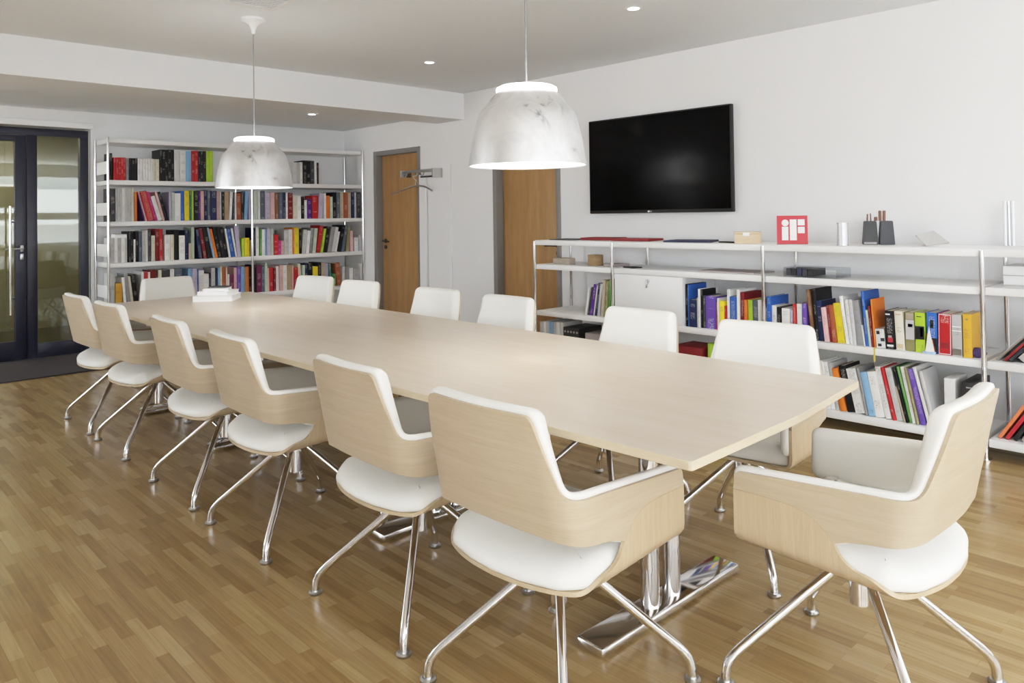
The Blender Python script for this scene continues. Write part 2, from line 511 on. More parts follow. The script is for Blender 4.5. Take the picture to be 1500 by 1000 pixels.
ROWS = {
    ('A', 'L'): (1.715, [(2270, 20, 0, 265, 'blk'), (2301, 22, 0, 224, 'red'), (2324, 21, 0, 224, 'red'), (2346, 22, 0, 226, 'red'), (2369, 21, 0, 226, 'red'), (2391, 21, 0, 228, 'red'), (2416, 27, 0, 224, 'gry'), (2447, 24, 0, 223, 'blk'), (2472, 24, 0, 223, 'blk'), (2497, 24, 0, 225, 'blk'), (2524, 26, 0, 221, 'wht'), (2551, 24, 0, 221, 'wht'), (2576, 25, 0, 223, 'wht'), (2602, 24, 0, 223, 'wht'), (2627, 23, 0, 225, 'wht'), (2651, 22, 0, 224, 'wht'), (2674, 27, 0, 223, 'crm'), (2702, 27, 0, 223, 'crm'), (2732, 28, 0, 322, 'blk'), (2761, 27, 0, 324, 'blk'), (2789, 27, 0, 324, 'blk'), (2817, 30, 0, 327, 'blk'), (2848, 27, 0, 326, 'blk'), (2879, 30, 0, 318, 'wht'), (2910, 30, 0, 317, 'ltg'), (2941, 52, 0, 317, 'wht'), (2997, 51, 0, 321, 'sky'), (3053, 35, 0, 324, 'red'), (3089, 31, 0, 326, 'red'), (3123, 25, 0, 324, 'blk'), (3149, 27, 0, 326, 'blk'), (3177, 27, 0, 327, 'blk'), (3207, 36, 0, 331, 'lim'), (3244, 35, 0, 332, 'lim')]),
    ('A', 'R'): (1.715, [(4209, 43, 0, 249, 'ltg'), (4253, 41, 0, 249, 'ltg'), (4295, 33, 0, 252, 'wht'), (4334, 46, 0, 274, 'blk'), (4381, 48, 0, 275, 'blk'), (4430, 46, 0, 275, 'dkg'), (4480, 24, 0, 270, 'wht'), (4507, 24, 0, 254, 'dbr')]),
    ('B', 'L'): (1.31, [(2270, 45, 0, 324, 'dkg'), (2316, 19, 0, 325, 'ltg'), (2336, 21, 0, 324, 'ltg'), (2358, 19, 0, 325, 'ltg'), (2378, 23, 0, 330, 'wht'), (2402, 21, 0, 329, 'ltg'), (2424, 18, 0, 329, 'ltg'), (2443, 20, 0, 331, 'ltg'), (2464, 21, 0, 330, 'crm'), (2491, 22, 0, 294, 'org'), (2579, 7, -125, 300, 'pur'), (2596, 13, -141, 303, 'pnk'), (2615, 67, -151, 299, 'red'), (2687, 24, -152, 301, 'mag'), (2717, 40, -163, 257, 'wht'), (2762, 22, -148, 301, 'pnk'), (2789, 27, -154, 302, 'blk'), (2824, 22, 0, 297, 'lil'), (2850, 27, 0, 293, 'mnt'), (2880, 58, 0, 283, 'wht'), (2943, 31, 0, 308, 'blu'), (2978, 47, 0, 309, 'yel'), (3028, 22, 0, 309, 'tea'), (3053, 19, 0, 315, 'lim'), (3076, 45, 0, 310, 'blk'), (3124, 20, 0, 305, 'pur'), (3147, 30, 0, 311, 'pnk'), (3181, 34, 0, 321, 'nav'), (3218, 32, 0, 317, 'sla'), (3254, 60, 0, 312, 'nav'), (3318, 24, 0, 307, 'pnk'), (3346, 23, 0, 308, 'ltg'), (3372, 25, 0, 303, 'blk'), (3400, 45, 0, 303, 'tan'), (3448, 29, 30, 304, 'wht'), (3494, 18, 0, 299, 'dkg'), (3515, 16, 0, 299, 'wht'), (3535, 47, 0, 289, 'rus'), (3585, 27, 0, 300, 'blk'), (3617, 36, 36, 307, 'sky'), (3673, 24, 0, 316, 'lil')]),
    ('B', 'R'): (1.31, [(3731, 37, 0, 312, 'mnt'), (3775, 29, 0, 318, 'wht'), (3808, 52, 0, 318, 'sla'), (3864, 59, 0, 297, 'lil'), (3927, 50, 0, 303, 'pnk'), (3982, 38, 0, 298, 'brn'), (4026, 44, 0, 304, 'sla'), (4073, 36, 0, 305, 'nav'), (4112, 23, 0, 300, 'wht'), (4138, 59, 0, 300, 'drd'), (4203, 51, 0, 268, 'crm'), (4257, 45, 0, 268, 'wht'), (4305, 36, 0, 257, 'blk'), (4344, 34, 0, 218, 'wht'), (4382, 55, 0, 230, 'pur'), (4441, 73, 0, 269, 'red'), (4521, 56, 41, 294, 'lil'), (4599, 29, 0, 299, 'wht'), (4632, 47, 0, 271, 'org'), (4682, 33, 0, 259, 'mnt'), (4718, 49, 0, 311, 'blk'), (4770, 44, 0, 312, 'sla'), (4817, 44, 0, 312, 'bei'), (4866, 56, 0, 313, 'rus'), (4926, 39, 0, 310, 'bei'), (4970, 42, 0, 314, 'nav'), (5016, 30, 0, 313, 'ltg'), (5049, 49, 0, 315, 'dkg')]),
    ('C', 'L'): (0.905, [(2270, 33, 0, 246, 'ltg'), (2304, 29, 0, 244, 'wht'), (2334, 34, 0, 244, 'ltg'), (2369, 30, 0, 242, 'wht'), (2400, 20, 0, 242, 'ltg'), (2435, 21, 0, 307, 'blk'), (2457, 21, 0, 306, 'blk'), (2481, 16, 0, 225, 'wht'), (2501, 26, 0, 306, 'blk'), (2530, 26, 0, 305, 'sla'), (2560, 30, 0, 314, 'ltg'), (2593, 20, 0, 313, 'wht'), (2617, 26, 0, 317, 'dkg'), (2648, 34, 0, 259, 'crm'), (2686, 37, 0, 325, 'drd'), (2724, 32, 0, 322, 'red'), (2776, 51, 0, 260, 'wht'), (2830, 38, 0, 263, 'crm'), (2870, 47, 0, 311, 'blk'), (2920, 58, 0, 251, 'wht'), (2982, 33, 0, 303, 'nav'), (3017, 27, 0, 168, 'bei'), (3048, 29, 0, 332, 'mnt'), (3124, 34, -65, 308, 'nav'), (3174, 37, -93, 320, 'drd'), (3217, 47, -101, 332, 'blk'), (3273, 19, -114, 329, 'sky'), (3297, 31, -119, 315, 'org'), (3332, 35, -106, 333, 'blk'), (3370, 33, -108, 332, 'blk'), (3405, 35, -103, 330, 'blk'), (3445, 18, -92, 313, 'wht'), (3467, 44, -96, 312, 'blu'), (3517, 20, -93, 316, 'wht'), (3540, 43, -63, 338, 'lil'), (3590, 29, 0, 200, 'lim'), (3622, 52, 0, 204, 'yel')]),
    ('C', 'R'): (0.905, [(3700, 19, 0, 176, 'wht'), (3732, 15, 0, 312, 'nav'), (3752, 34, 0, 316, 'wht'), (3793, 27, 0, 300, 'grn'), (3823, 33, 0, 294, 'wht'), (3860, 16, 0, 298, 'sky'), (3879, 43, 0, 308, 'lil'), (3925, 31, 0, 297, 'mnt'), (3960, 54, 0, 231, 'red'), (4017, 31, 0, 164, 'mag'), (4052, 34, 0, 158, 'pnk'), (4089, 53, 0, 276, 'ltg'), (4146, 44, 0, 286, 'wht'), (4193, 18, 0, 301, 'org'), (4214, 57, 0, 306, 'yel'), (4274, 30, 0, 288, 'blk'), (4307, 43, 52, 277, 'ltg'), (4356, 37, 58, 265, 'wht'), (4399, 36, 54, 295, 'gry'), (4442, 37, 65, 291, 'mnt'), (4489, 48, 100, 321, 'red'), (4548, 28, 103, 286, 'lim'), (4581, 48, 96, 307, 'blk'), (4637, 46, 109, 301, 'gry'), (4689, 43, 111, 301, 'ltg'), (4739, 27, 117, 247, 'wht'), (4773, 45, 114, 322, 'blk'), (4830, 37, 97, 320, 'sla'), (4891, 37, 55, 310, 'olv'), (4953, 36, 0, 250, 'pnk'), (5008, 53, 0, 166, 'wht'), (5069, 42, 0, 199, 'ltg')]),
    ('D', 'L'): (0.5, [(2271, 34, 0, 297, 'ltg'), (2311, 59, 0, 206, 'mus'), (2387, 24, -44, 260, 'wht'), (2418, 33, -58, 297, 'gry'), (2456, 22, -65, 266, 'crm'), (2483, 40, -63, 283, 'blk'), (2552, 22, 0, 303, 'wht'), (2577, 33, 0, 297, 'red'), (2613, 20, 0, 297, 'wht'), (2636, 52, 0, 312, 'drd'), (2712, 32, 0, 312, 'crm'), (2747, 82, 0, 310, 'dkg'), (2830, 41, 0, 315, 'wht'), (2875, 73, 0, 312, 'sla'), (3012, 39, 0, 309, 'sky'), (3054, 46, 0, 307, 'lil'), (3103, 13, 0, 302, 'blu'), (3121, 54, 0, 283, 'wht'), (3176, 50, 0, 244, 'wht'), (3229, 18, 0, 251, 'blk'), (3250, 40, 0, 300, 'ltg'), (3295, 23, 0, 300, 'nav'), (3321, 20, 0, 301, 'sky'), (3345, 21, 0, 310, 'crm'), (3369, 37, 0, 303, 'rus'), (3412, 14, 0, 303, 'crm'), (3429, 18, 0, 223, 'wht'), (3450, 45, 0, 221, 'plm'), (3500, 31, 0, 291, 'pnk'), (3535, 39, 0, 299, 'vio'), (3578, 37, 0, 297, 'sky'), (3619, 15, 0, 289, 'tan'), (3637, 30, 0, 293, 'org'), (3671, 21, 0, 296, 'blk')]),
    ('D', 'R'): (0.5, [(3728, 27, 0, 304, 'blk'), (3758, 58, 0, 302, 'plm'), (3819, 31, 0, 293, 'sla'), (3853, 31, 0, 318, 'mnt'), (3888, 18, 0, 263, 'pnk'), (3910, 40, 0, 267, 'red'), (3953, 28, 0, 259, 'drd'), (3984, 37, 0, 279, 'wht'), (4024, 43, 0, 287, 'pnk'), (4071, 49, 0, 285, 'wht'), (4125, 48, 0, 281, 'tan'), (4177, 20, 0, 273, 'pnk'), (4201, 54, 0, 250, 'red'), (4273, 32, -39, 293, 'crm'), (4312, 30, 0, 271, 'mnt'), (4345, 31, 0, 286, 'nav'), (4379, 61, 0, 289, 'blk'), (4443, 65, 0, 247, 'yel'), (4512, 40, 0, 293, 'blk'), (4556, 47, 0, 285, 'bei'), (4606, 41, 0, 277, 'lil'), (4665, 30, -36, 271, 'tea'), (4701, 49, 0, 146, 'grn'), (4766, 63, -59, 271, 'rus'), (4839, 36, 0, 224, 'ltg'), (4881, 47, 0, 222, 'gry'), (4936, 45, 0, 201, 'wht'), (4996, 80, 0, 186, 'ltg')]),
    'sideB2': (0.52, [(-3034, 19, 0, 295, 'blk'), (-3014, 7, 0, 292, 'blu'), (-3006, 60, 0, 190, 'nav'), (-2943, 11, 0, 206, 'ltg'), (-2929, 11, 0, 268, 'wht'), (-2915, 16, 0, 265, 'blk'), (-2896, 18, 0, 224, 'dkg'), (-2876, 79, 0, 222, 'vio'), (-2793, 10, 0, 187, 'red'), (-2781, 11, 0, 214, 'wht'), (-2767, 37, 0, 196, 'yel'), (-2727, 12, 0, 166, 'red'), (-2713, 22, 6, 277, 'wht'), (-2688, 48, 0, 231, 'blu'), (-2635, 20, 2, 281, 'wht'), (-2612, 27, 2, 265, 'drd'), (-2582, 21, 0, 217, 'org'), (-2556, 31, 0, 218, 'lim'), (-2522, 39, 0, 217, 'sla'), (-2481, 21, 0, 224, 'wht')]),
    'sideB3': (0.52, [(-2440, 16, 0, 177, 'gry'), (-2421, 29, 0, 249, 'blu'), (-2388, 33, 0, 195, 'wht'), (-2350, 24, 0, 188, 'blk'), (-2322, 54, 0, 183, 'wht'), (-2263, 13, 0, 177, 'lil'), (-2246, 19, 0, 213, 'red'), (-2222, 33, 0, 218, 'wht'), (-2185, 28, 0, 224, 'vio'), (-2128, 20, -59, 311, 'brn'), (-2105, 21, -34, 317, 'blk'), (-2081, 29, -38, 245, 'nav'), (-2045, 28, -55, 208, 'pnk'), (-2015, 16, -54, 222, 'drd'), (-1997, 25, -53, 226, 'rus'), (-1969, 44, -60, 239, 'yel'), (-1917, 19, -74, 285, 'wht'), (-1896, 19, -56, 267, 'wht'), (-1875, 21, -52, 267, 'ltg'), (-1851, 36, -56, 265, 'gry'), (-1812, 6, -65, 123, 'wht'), (-1803, 15, -43, 320, 'blu'), (-1784, 13, -51, 213, 'mnt'), (-1768, 11, -48, 239, 'drd'), (-1755, 9, -37, 277, 'org'), (-1742, 50, -42, 108, 'wht'), (-1688, 49, -13, 219, 'blk'), (-1633, 44, -23, 220, 'crm'), (-1585, 49, -3, 219, 'olv'), (-1531, 49, -3, 221, 'lim'), (-1475, 53, 3, 226, 'blu'), (-1416, 64, 8, 225, 'red'), (-1348, 48, 0, 224, 'ltg'), (-1292, 41, 0, 233, 'mus')]),
    'lowB3': (0.115, [(-2042, 23, -86, 287, 'wht'), (-2016, 24, -91, 285, 'wht'), (-1989, 22, -92, 281, 'ltg'), (-1958, 34, -111, 254, 'org'), (-1919, 41, -105, 274, 'blk'), (-1871, 56, -117, 262, 'wht'), (-1812, 14, -101, 274, 'gry'), (-1794, 38, -107, 253, 'sky'), (-1754, 47, -101, 262, 'wht'), (-1701, 32, -111, 296, 'wht'), (-1661, 17, -122, 298, 'red'), (-1641, 33, -117, 297, 'ltg'), (-1601, 9, -130, 200, 'bei'), (-1589, 12, -122, 311, 'blk'), (-1574, 15, -120, 313, 'grn'), (-1557, 19, -112, 315, 'wht'), (-1535, 15, -113, 312, 'olv'), (-1515, 29, -121, 311, 'vio'), (-1476, 17, -135, 326, 'wht'), (-1457, 20, -120, 307, 'ltg')]),
    'sideB1': (0.52, [(-3969, 16, 104, 217, 'wht'), (-3947, 16, 113, 224, 'dkg'), (-3928, 32, 111, 245, 'pur'), (-3891, 14, 104, 243, 'crm'), (-3873, 23, 98, 260, 'nav'), (-3845, 22, 88, 255, 'ltg'), (-3808, 29, 56, 286, 'bei'), (-3774, 27, 56, 278, 'olv'), (-3743, 23, 49, 290, 'grn')]),
    'lowB1': (0.115, [(-4474, 35, 0, 306, 'ltg'), (-4436, 35, 0, 309, 'wht'), (-4398, 34, 0, 312, 'ltg'), (-4361, 34, 0, 316, 'sky'), (-4324, 33, 0, 316, 'ltg'), (-4287, 39, 0, 319, 'wht'), (-4245, 35, 0, 322, 'ltg')]),
}

# ------------------------------------------------------------------ camera
H = 1.32
YAW, PITCH, ROLL, FPX, PY = .761665, .0158224, -.014449, 1111.1, 297.1
fw = Vector((sin(YAW) * cos(PITCH), cos(YAW) * cos(PITCH), sin(PITCH)))
rt = Vector((cos(YAW), -sin(YAW), 0))
up = rt.cross(fw)
r2 = cos(ROLL) * rt + sin(ROLL) * up
u2 = -sin(ROLL) * rt + cos(ROLL) * up
cam = bpy.data.cameras.new('camera')
cam.sensor_fit = 'HORIZONTAL'
cam.sensor_width = 36
cam.lens = FPX / 1500 * 36
cam.shift_y = -(500 - PY) / 1500
cam.clip_start = .05
co = bpy.data.objects.new('camera', cam)
COLL.objects.link(co)
mw = Matrix.Identity(4)
for i in range(3):
    mw[i][0] = r2[i]; mw[i][1] = u2[i]; mw[i][2] = -fw[i]; mw[i][3] = (0, 0, H)[i]
co.matrix_world = mw
SC.camera = co

# ------------------------------------------------------------------ room shell
XW, YW, XL, YR = 5.12, 8.45, -3.2, -2.6       # right wall, back wall, left wall, rear wall
ZC, ZS, ZB = 2.60, 2.415, 2.325               # ceiling, soffit, beam underside

def structure(name, bm, mats, label, cat, smooth=False, parent=None):
    o = obj(name, bm, mats, parent, smooth=smooth)
    return tag(o, label, cat, kind='structure')

bm = bm_new(); add_box(bm, XL - .2, XW + .3, YR - .2, YW + .12, -.12, 0)
structure('floor', bm, 'floor', 'oak strip parquet floor of the meeting room', 'floor')
bm = bm_new(); add_box(bm, XL - .2, XW + .3, YR - .2, 6.08, ZC, ZC + .2)
structure('ceiling', bm, 'ceil', 'white painted ceiling over the long table', 'ceiling')
bm = bm_new(); add_box(bm, XL - .2, XW + .3, 6.08, 6.53, ZB, ZC + .2)
structure('ceiling_beam', bm, 'wall', 'white boxed beam crossing the ceiling before the bookcase', 'beam')
bm = bm_new(); add_box(bm, XL - .2, XW + .3, 6.53, YW + .2, ZS, ZC + .2)
structure('ceiling_soffit', bm, 'ceil', 'lowered white ceiling above the bookcase and glass door', 'ceiling')

# right wall with two door openings
D1 = (4.72, 5.64); D2 = (6.846, 7.78); DH = 2.105
bm = bm_new()
for a, b in ((YR - .2, D1[0]), (D1[1], D2[0]), (D2[1], YW + .2)): add_box(bm, XW, XW + .3, a, b, 0, ZC + .1)
for a, b in (D1, D2): add_box(bm, XW, XW + .3, a, b, DH, ZC + .1)
structure('wall_right', bm, 'wall', 'white right wall with the television and two oak doors', 'wall')

# back wall with the glazed door opening
GX0, GX1, GZ = -.62, 2.205, 2.245
bm = bm_new()
add_box(bm, XL - .2, GX0, YW, YW + .2, 0, ZC + .1)
add_box(bm, GX1, XW + .2, YW, YW + .2, 0, ZC + .1)
add_box(bm, GX0, GX1, YW, YW + .2, GZ, ZC + .1)
structure('wall_back', bm, 'wall', 'white back wall behind the bookcase', 'wall')
bm = bm_new()
add_box(bm, GX0 - .03, GX1 + .012, YW - .03, YW, GZ - .002, GZ + .055, .003)
structure('trim_1', bm, 'shelf', 'white lintel casing over the dark glass door', 'trim')

# left wall and rear wall, with windows; the left ones are added for light
def wall_with_windows(name, label, axis, pos, a0, a1, wins, z0, z1, outward):
    bm = bm_new()
    def bx(p, q, za, zb):
        lo, hi = sorted((pos, pos + .25 * outward))
        if axis == 'y': add_box(bm, p, q, lo, hi, za, zb)
        else: add_box(bm, lo, hi, p, q, za, zb)
    cur = a0
    for p, q in wins:
        bx(cur, p, 0, ZC + .1); bx(p, q, 0, z0); bx(p, q, z1, ZC + .1); cur = q
    bx(cur, a1, 0, ZC + .1)
    structure(name, bm, 'wall', label, 'wall')
RW = [(-2.9, -.7), (-.3, 2.2), (2.6, 4.95)]
LW = [(-2.3, -1.0), (6.4, 8.2)]  # unseen windows, added to brighten the back zone and left seats
WZ0, WZ1 = .78, 2.38
wall_with_windows('wall_rear', 'white wall with windows behind the camera', 'y', YR, XL - .2, XW + .2, RW, WZ0, WZ1, -1)
wall_with_windows('wall_left', 'white left wall with windows added for light', 'x', XL, YR - .2, YW + .2, LW, WZ0, WZ1, -1)
k = 0
for axis, wins in (('y', RW), ('x', LW)):
    for p, q in wins:
        k += 1
        w = thing('window_%d' % k, 'white framed window, %s %s' % (ordinal(wins.index((p, q)) + 1), 'from the left wall, behind the camera' if axis == 'y' else 'from the camera, added to the unseen left wall for light'), 'window', kind='structure')
        bm = bm_new()
        pos = (YR if axis == 'y' else XL) - .1
        def fr(a, b, za, zb, dp=.035):
            if axis == 'y': add_box(bm, a, b, pos - dp, pos + dp, za, zb)
            else: add_box(bm, pos - dp, pos + dp, a, b, za, zb)
        for a in (p, q - .06, (p + q) / 2 - .04): fr(a, a + (.08 if a not in (p, q - .06) else .06), WZ0, WZ1)
        for z, t in ((WZ0, .06), (WZ1 - .06, .06), (1.36, .16)): fr(p, q, z, z + t, .034)
        obj('window_frame', bm, 'winframe', w, smooth=False)
        bm = bm_new(); fr(p + .01, q - .01, WZ0 + .01, WZ1 - .01, .004)
        obj('window_pane', bm, 'winglass', w, smooth=False)

# corridor behind the glass door
bm = bm_new()
add_box(bm, -2.2, 4.0, 10.9, 11.0, 0, 2.7); add_box(bm, -2.2, -2.1, YW + .2, 10.95, 0, 2.7); add_box(bm, 3.9, 4.0, YW + .2, 10.95, 0, 2.7)
structure('wall_corridor', bm, 'corr_wall', 'dim olive corridor wall seen through the glass door', 'wall')
bm = bm_new(); add_box(bm, -2.2, 4.0, YW + .13, 11.0, -.12, 0); 
structure('floor_corridor', bm, 'corr_floor', 'dark corridor floor beyond the glass door', 'floor')
bm = bm_new(); add_box(bm, -2.2, 4.0, YW + .2, 11.0, 2.6, 2.72)
structure('ceiling_corridor', bm, 'ceil', 'corridor ceiling beyond the glass door', 'ceiling')

# street outside the rear windows (seen only as a reflection in the glass door)
bm = bm_new()
for i in range(5): add_box(bm, -16, 22, -19.2, -17.6, -5 + i * 3.1, -3.6 + i * 3.1)
add_box(bm, -16, 22, -20, -19, -6, 12)
structure('wall_facade', bm, 'facade', 'pale banded facade across the street', 'facade')

# baseboards
bm = bm_new(); add_box(bm, 2.225, XW - .012, YW - .012, YW, 0, .07, .003)
structure('baseboard_back', bm, 'shelf', 'white skirting under the bookcase', 'baseboard')
bm = bm_new()
for a, b in ((YR, D1[0]), (D1[1], 6.28), (D2[1], YW)): add_box(bm, XW - .012, XW, a, b, 0, .07, .003)
structure('baseboard_right', bm, 'frame_grey', 'skirting along the right wall behind the sideboard', 'baseboard')
# shallow boxed strip on the wall between the doors
bm = bm_new(); add_box(bm, XW - .035, XW, 6.715, 6.835, 0, 1.78, .008)
structure('trim_2', bm, 'wall', 'slim white boxed duct below the coat rack', 'trim', smooth=False)
bm = bm_new(); add_box(bm, XW - .014, XW, 6.30, 6.70, 0, 1.88, .005)
structure('trim_3', bm, 'wall', 'shallow white wall panel between the coat rack and the nearer oak door', 'trim')

# ------------------------------------------------------------------ oak doors
def oak_door(n, y0, y1, label, handle_y, out):
    d = thing('door_%d' % n, label, 'door', kind='structure')
    f = .055
    bm = bm_new()
    x0, x1 = XW - .008, XW + .20
    add_box(bm, x0, x1, y0, y0 + f, 0, DH, .003); add_box(bm, x0, x1, y1 - f, y1, 0, DH, .003)
    add_box(bm, x0, x1, y0 + f, y1 - f, DH - f, DH, .003)
    obj('door_frame', bm, 'frame_grey', d, angle=30)
    bm = bm_new()
    add_box(bm, XW + .085, XW + .125, y0 + f - .01, y1 - f + .01, .005, DH - f + .01, .003)
    obj('door_leaf', bm, 'door_oak', d, angle=30)
    bm = bm_new()
    X = XW + .085; hz = 1.03
    add_cyl(bm, (X, handle_y, hz), (X - .05, handle_y, hz), .010, seg=12)
    add_tube(bm, [(X - .05, handle_y + .0, hz), (X - .052, handle_y - out * .06, hz), (X - .05, handle_y - out * .125, hz - .004)], .009)
    add_cyl(bm, (X, handle_y, hz), (X - .009, handle_y, hz), .026, seg=20)
    add_cyl(bm, (X, handle_y, hz - .075), (X - .008, handle_y, hz - .075), .024, seg=20)
    obj('door_handle', bm, 'brass', d)
oak_door(1, D1[0], D1[1], 'oak door in a grey frame, partly behind the sideboard and near pendant lamp', 4.84, -1)
oak_door(2, D2[0], D2[1], 'oak door in a grey frame beside the bookcase, coat rack before it', 7.665, 1)

# ------------------------------------------------------------------ dark glass door
gd = thing('door_3', 'dark navy framed glass double door left of the bookcase', 'door', (0, YW, 0), kind='structure')
bm = bm_new()
a, b = .02, .10
add_box(bm, GX0, GX1 - .02, a, b, 2.155, 2.225, .002)            # head
add_box(bm, 2.11, GX1 - .02, a, b, 0, 2.155, .002)             # right jamb
add_box(bm, GX0, GX0 + .07, a, b, 0, 2.155, .002)
add_box(bm, 1.652, 1.738, a, b, 0, 2.155, .002)                 # mullion / side-light stile
add_box(bm, 1.738, 2.11, a, b, 0, .145, .002)
obj('door_frame', bm, 'navy_alu', gd, angle=30)
bm = bm_new(); add_box(bm, 1.732, 2.116, .052, .064, .14, 2.16)
obj('side_pane', bm, 'glass', gd, smooth=False)
lf = bm_new()
add_box(lf, 1.556, 1.645, a - .005, b - .01, .012, 2.148, .002); add_box(lf, .58, .67, a - .005, b - .01, .012, 2.148, .002)
add_box(lf, .67, 1.556, a - .005, b - .01, .012, .19, .002); add_box(lf, .67, 1.556, a - .005, b - .01, 2.092, 2.148, .002)
leaf = obj('door_leaf', lf, 'navy_alu', gd, angle=30)
bm = bm_new(); add_box(bm, .665, 1.56, .046, .058, .185, 2.097)
obj('leaf_pane', bm, 'glass', leaf, smooth=False)
bm = bm_new()
add_tube(bm, [(1.502, -.055, .45), (1.502, -.055, 1.47)], .011)
for z in (.60, 1.32): add_cyl(bm, (1.502, -.055, z), (1.56, .02, z), .007, seg=10)
obj('pull_bar', bm, 'chrome', leaf)
bm = bm_new()
add_box(bm, 1.592, 1.622, .002, .016, 1.035, 1.10, .006); add_box(bm, 1.592, 1.622, .002, .016, .955, 1.02, .006)
add_tube(bm, [(1.607, .01, 1.068), (1.607, -.045, 1.068), (1.60, -.055, 1.068), (1.46, -.055, 1.066)], .009)
obj('lever_handle', bm, 'steel', leaf)
lf2 = bm_new()
add_box(lf2, -.55, -.46, a - .005, b - .01, .012, 2.148); add_box(lf2, .48, .57, a - .005, b - .01, .012, 2.148)
add_box(lf2, -.46, .48, a - .005, b - .01, .012, .19); add_box(lf2, -.46, .48, a - .005, b - .01, 2.092, 2.148)
leaf2 = obj('door_leaf', lf2, 'navy_alu', gd, smooth=False)
bm = bm_new(); add_box(bm, -.465, .485, .046, .058, .185, 2.097)
obj('leaf_pane', bm, 'glass', leaf2, smooth=False)
bm = bm_new(); add_box(bm, GX0 + .07, 2.11, .015, .105, 0, .011)
obj('threshold', bm, 'steel', gd, smooth=False)

bm = bm_new(); add_box(bm, -.55, 2.20, 7.405, YW - .02, .0005, .014, .004)
o = obj('door_mat', bm, 'mat', angle=30)
tag(o, 'wide charcoal entrance mat in front of the dark glass door', 'doormat')

# ------------------------------------------------------------------ conference table
T = thing('conference_table', 'long pale maple conference table on chrome pedestal feet', 'table')
out = fillet_poly([(1.518, 1.0, .012), (1.49, 2.2), (1.484, 3.42), (1.492, 4.6), (1.52, 5.80, .012), (2.09, 5.845), (2.655, 5.83, .012), (2.685, 4.6), (2.69, 3.42), (2.68, 2.2), (2.634, 1.064, .012), (2.08, 1.008)])
def smooth_edge(p):
    return p
bm = bm_new()
bent_panel(bm, out, lambda x, y, d: Vector((x, y, .74 - d)), [(.0015, 0), (0, .0015), (0, .021), (.002, .023)], grid=.16, mi=0, mi_rim=1)
obj('tabletop', bm, ['table', 'table_edge'], T, angle=18)
feet_y = [1.515, 2.66, 4.35, 5.50]
for yy in feet_y:
    bm = bm_new()
    add_box(bm, 1.738, 2.515, yy - .055, yy + .055, .004, .036, .010, seg=3)
    obj('foot', bm, 'chrome', T, angle=30)
    for xx in (2.045, 2.165):
        bm = bm_new(); add_cyl(bm, (xx, yy, .034), (xx, yy, .70), .031, seg=28)
        obj('column', bm, 'chrome', T)
    bm = bm_new(); add_box(bm, 1.78, 2.42, yy - .035, yy + .035, .690, .717, .004)
    obj('crossbar', bm, 'steel', T, angle=30)
bm = bm_new()
for xx in (1.86, 2.34): add_box(bm, xx - .02, xx + .02, 1.35, 5.6, .672, .700, .003)
obj('rail', bm, 'steel', T, angle=30)

# ------------------------------------------------------------------ conference chair
UB, RB, FL = -.256, .082, .190
ARC = RB * pi / 2
def back_map(s, z, d):
    a = abs(s)
    if a <= FL: y, u, nu, ny = a, UB, 1., 0.
    elif a <= FL + ARC:
        th = (a - FL) / RB
        u, y, nu, ny = UB + RB - RB * cos(th), FL + RB * sin(th), cos(th), -sin(th)
    else: u, y, nu, ny = UB + RB + a - FL - ARC, FL + RB, 0., -1.
    w = 1 - sstep(.20, .42, a)
    u += -(z - .60) * .21 * w - .016 * cos(min(1., a / .26) * pi / 2) ** 2
    x, yy = u + nu * d, y + ny * d
    return Vector((x, -yy if s > 0 else yy, z))
S0 = FL + ARC - (UB + RB)       # s of an arm point = S0 + u
SEAM = [(.186, .5565), (.11, .5555), (.055, .551), (.012, .538), (-.018, .516), (-.045, .4855)]
def catmull(P, n=3):
    P = [Vector(p) for p in P]
    run = []
    for i in range(len(P) - 1):
        a, b_, c, d = P[max(0, i - 1)], P[i], P[i + 1], P[min(len(P) - 1, i + 2)]
        for k in range(n):
            t = k / n
            run.append(.5 * (2 * b_ + (c - a) * t + (2 * a - 5 * b_ + 4 * c - d) * t * t + (3 * b_ - a - 3 * c + d) * t ** 3))
    return [(p.x, p.y) for p in run] + [tuple(P[-1])]
def back_outline(grow=0.):
    top = [(0, .838), (.192, .838, .032), (.246, .632, .05), (.36, .627), (S0 + .222, .606, .018)]
    low = [(S0 + .229, .5572, .003)] + [(S0 + u, z + .0006) for u, z in catmull(SEAM)] + [(S0 - .077, .498), (.36, .508), (.3, .514), (.2, .525), (0, .531)]
    if grow:
        low = [(S0 + .226, .472, .02), (S0 + .0, .474), (S0 - .065, .498), (.36, .530), (.2, .548), (0, .554)]
    half = top + low
    left = [(-p[0], p[1], *p[2:]) for p in half[1:-1]]
    return fillet_poly(half + left[::-1])
RS, FS = .040, .232
ARCS = RS * pi / 2
ZP = .408
def seat_map(s, u, d):
    a = abs(s)
    if a <= FS: y, z, ny, nz = a, ZP, 0., 1.
    elif a <= FS + ARCS:
        th = (a - FS) / RS
        y, z, ny, nz = FS + RS * sin(th), ZP + RS - RS * cos(th), -sin(th), cos(th)
    else: y, z, ny, nz = FS + RS, ZP + RS + a - FS - ARCS, -1., 0.
    y, z = y + ny * d, z + nz * d + (u - .21) * .055
    return Vector((u, -y if s > 0 else y, z))
def zs(z): return FS + ARCS + z - ZP - RS
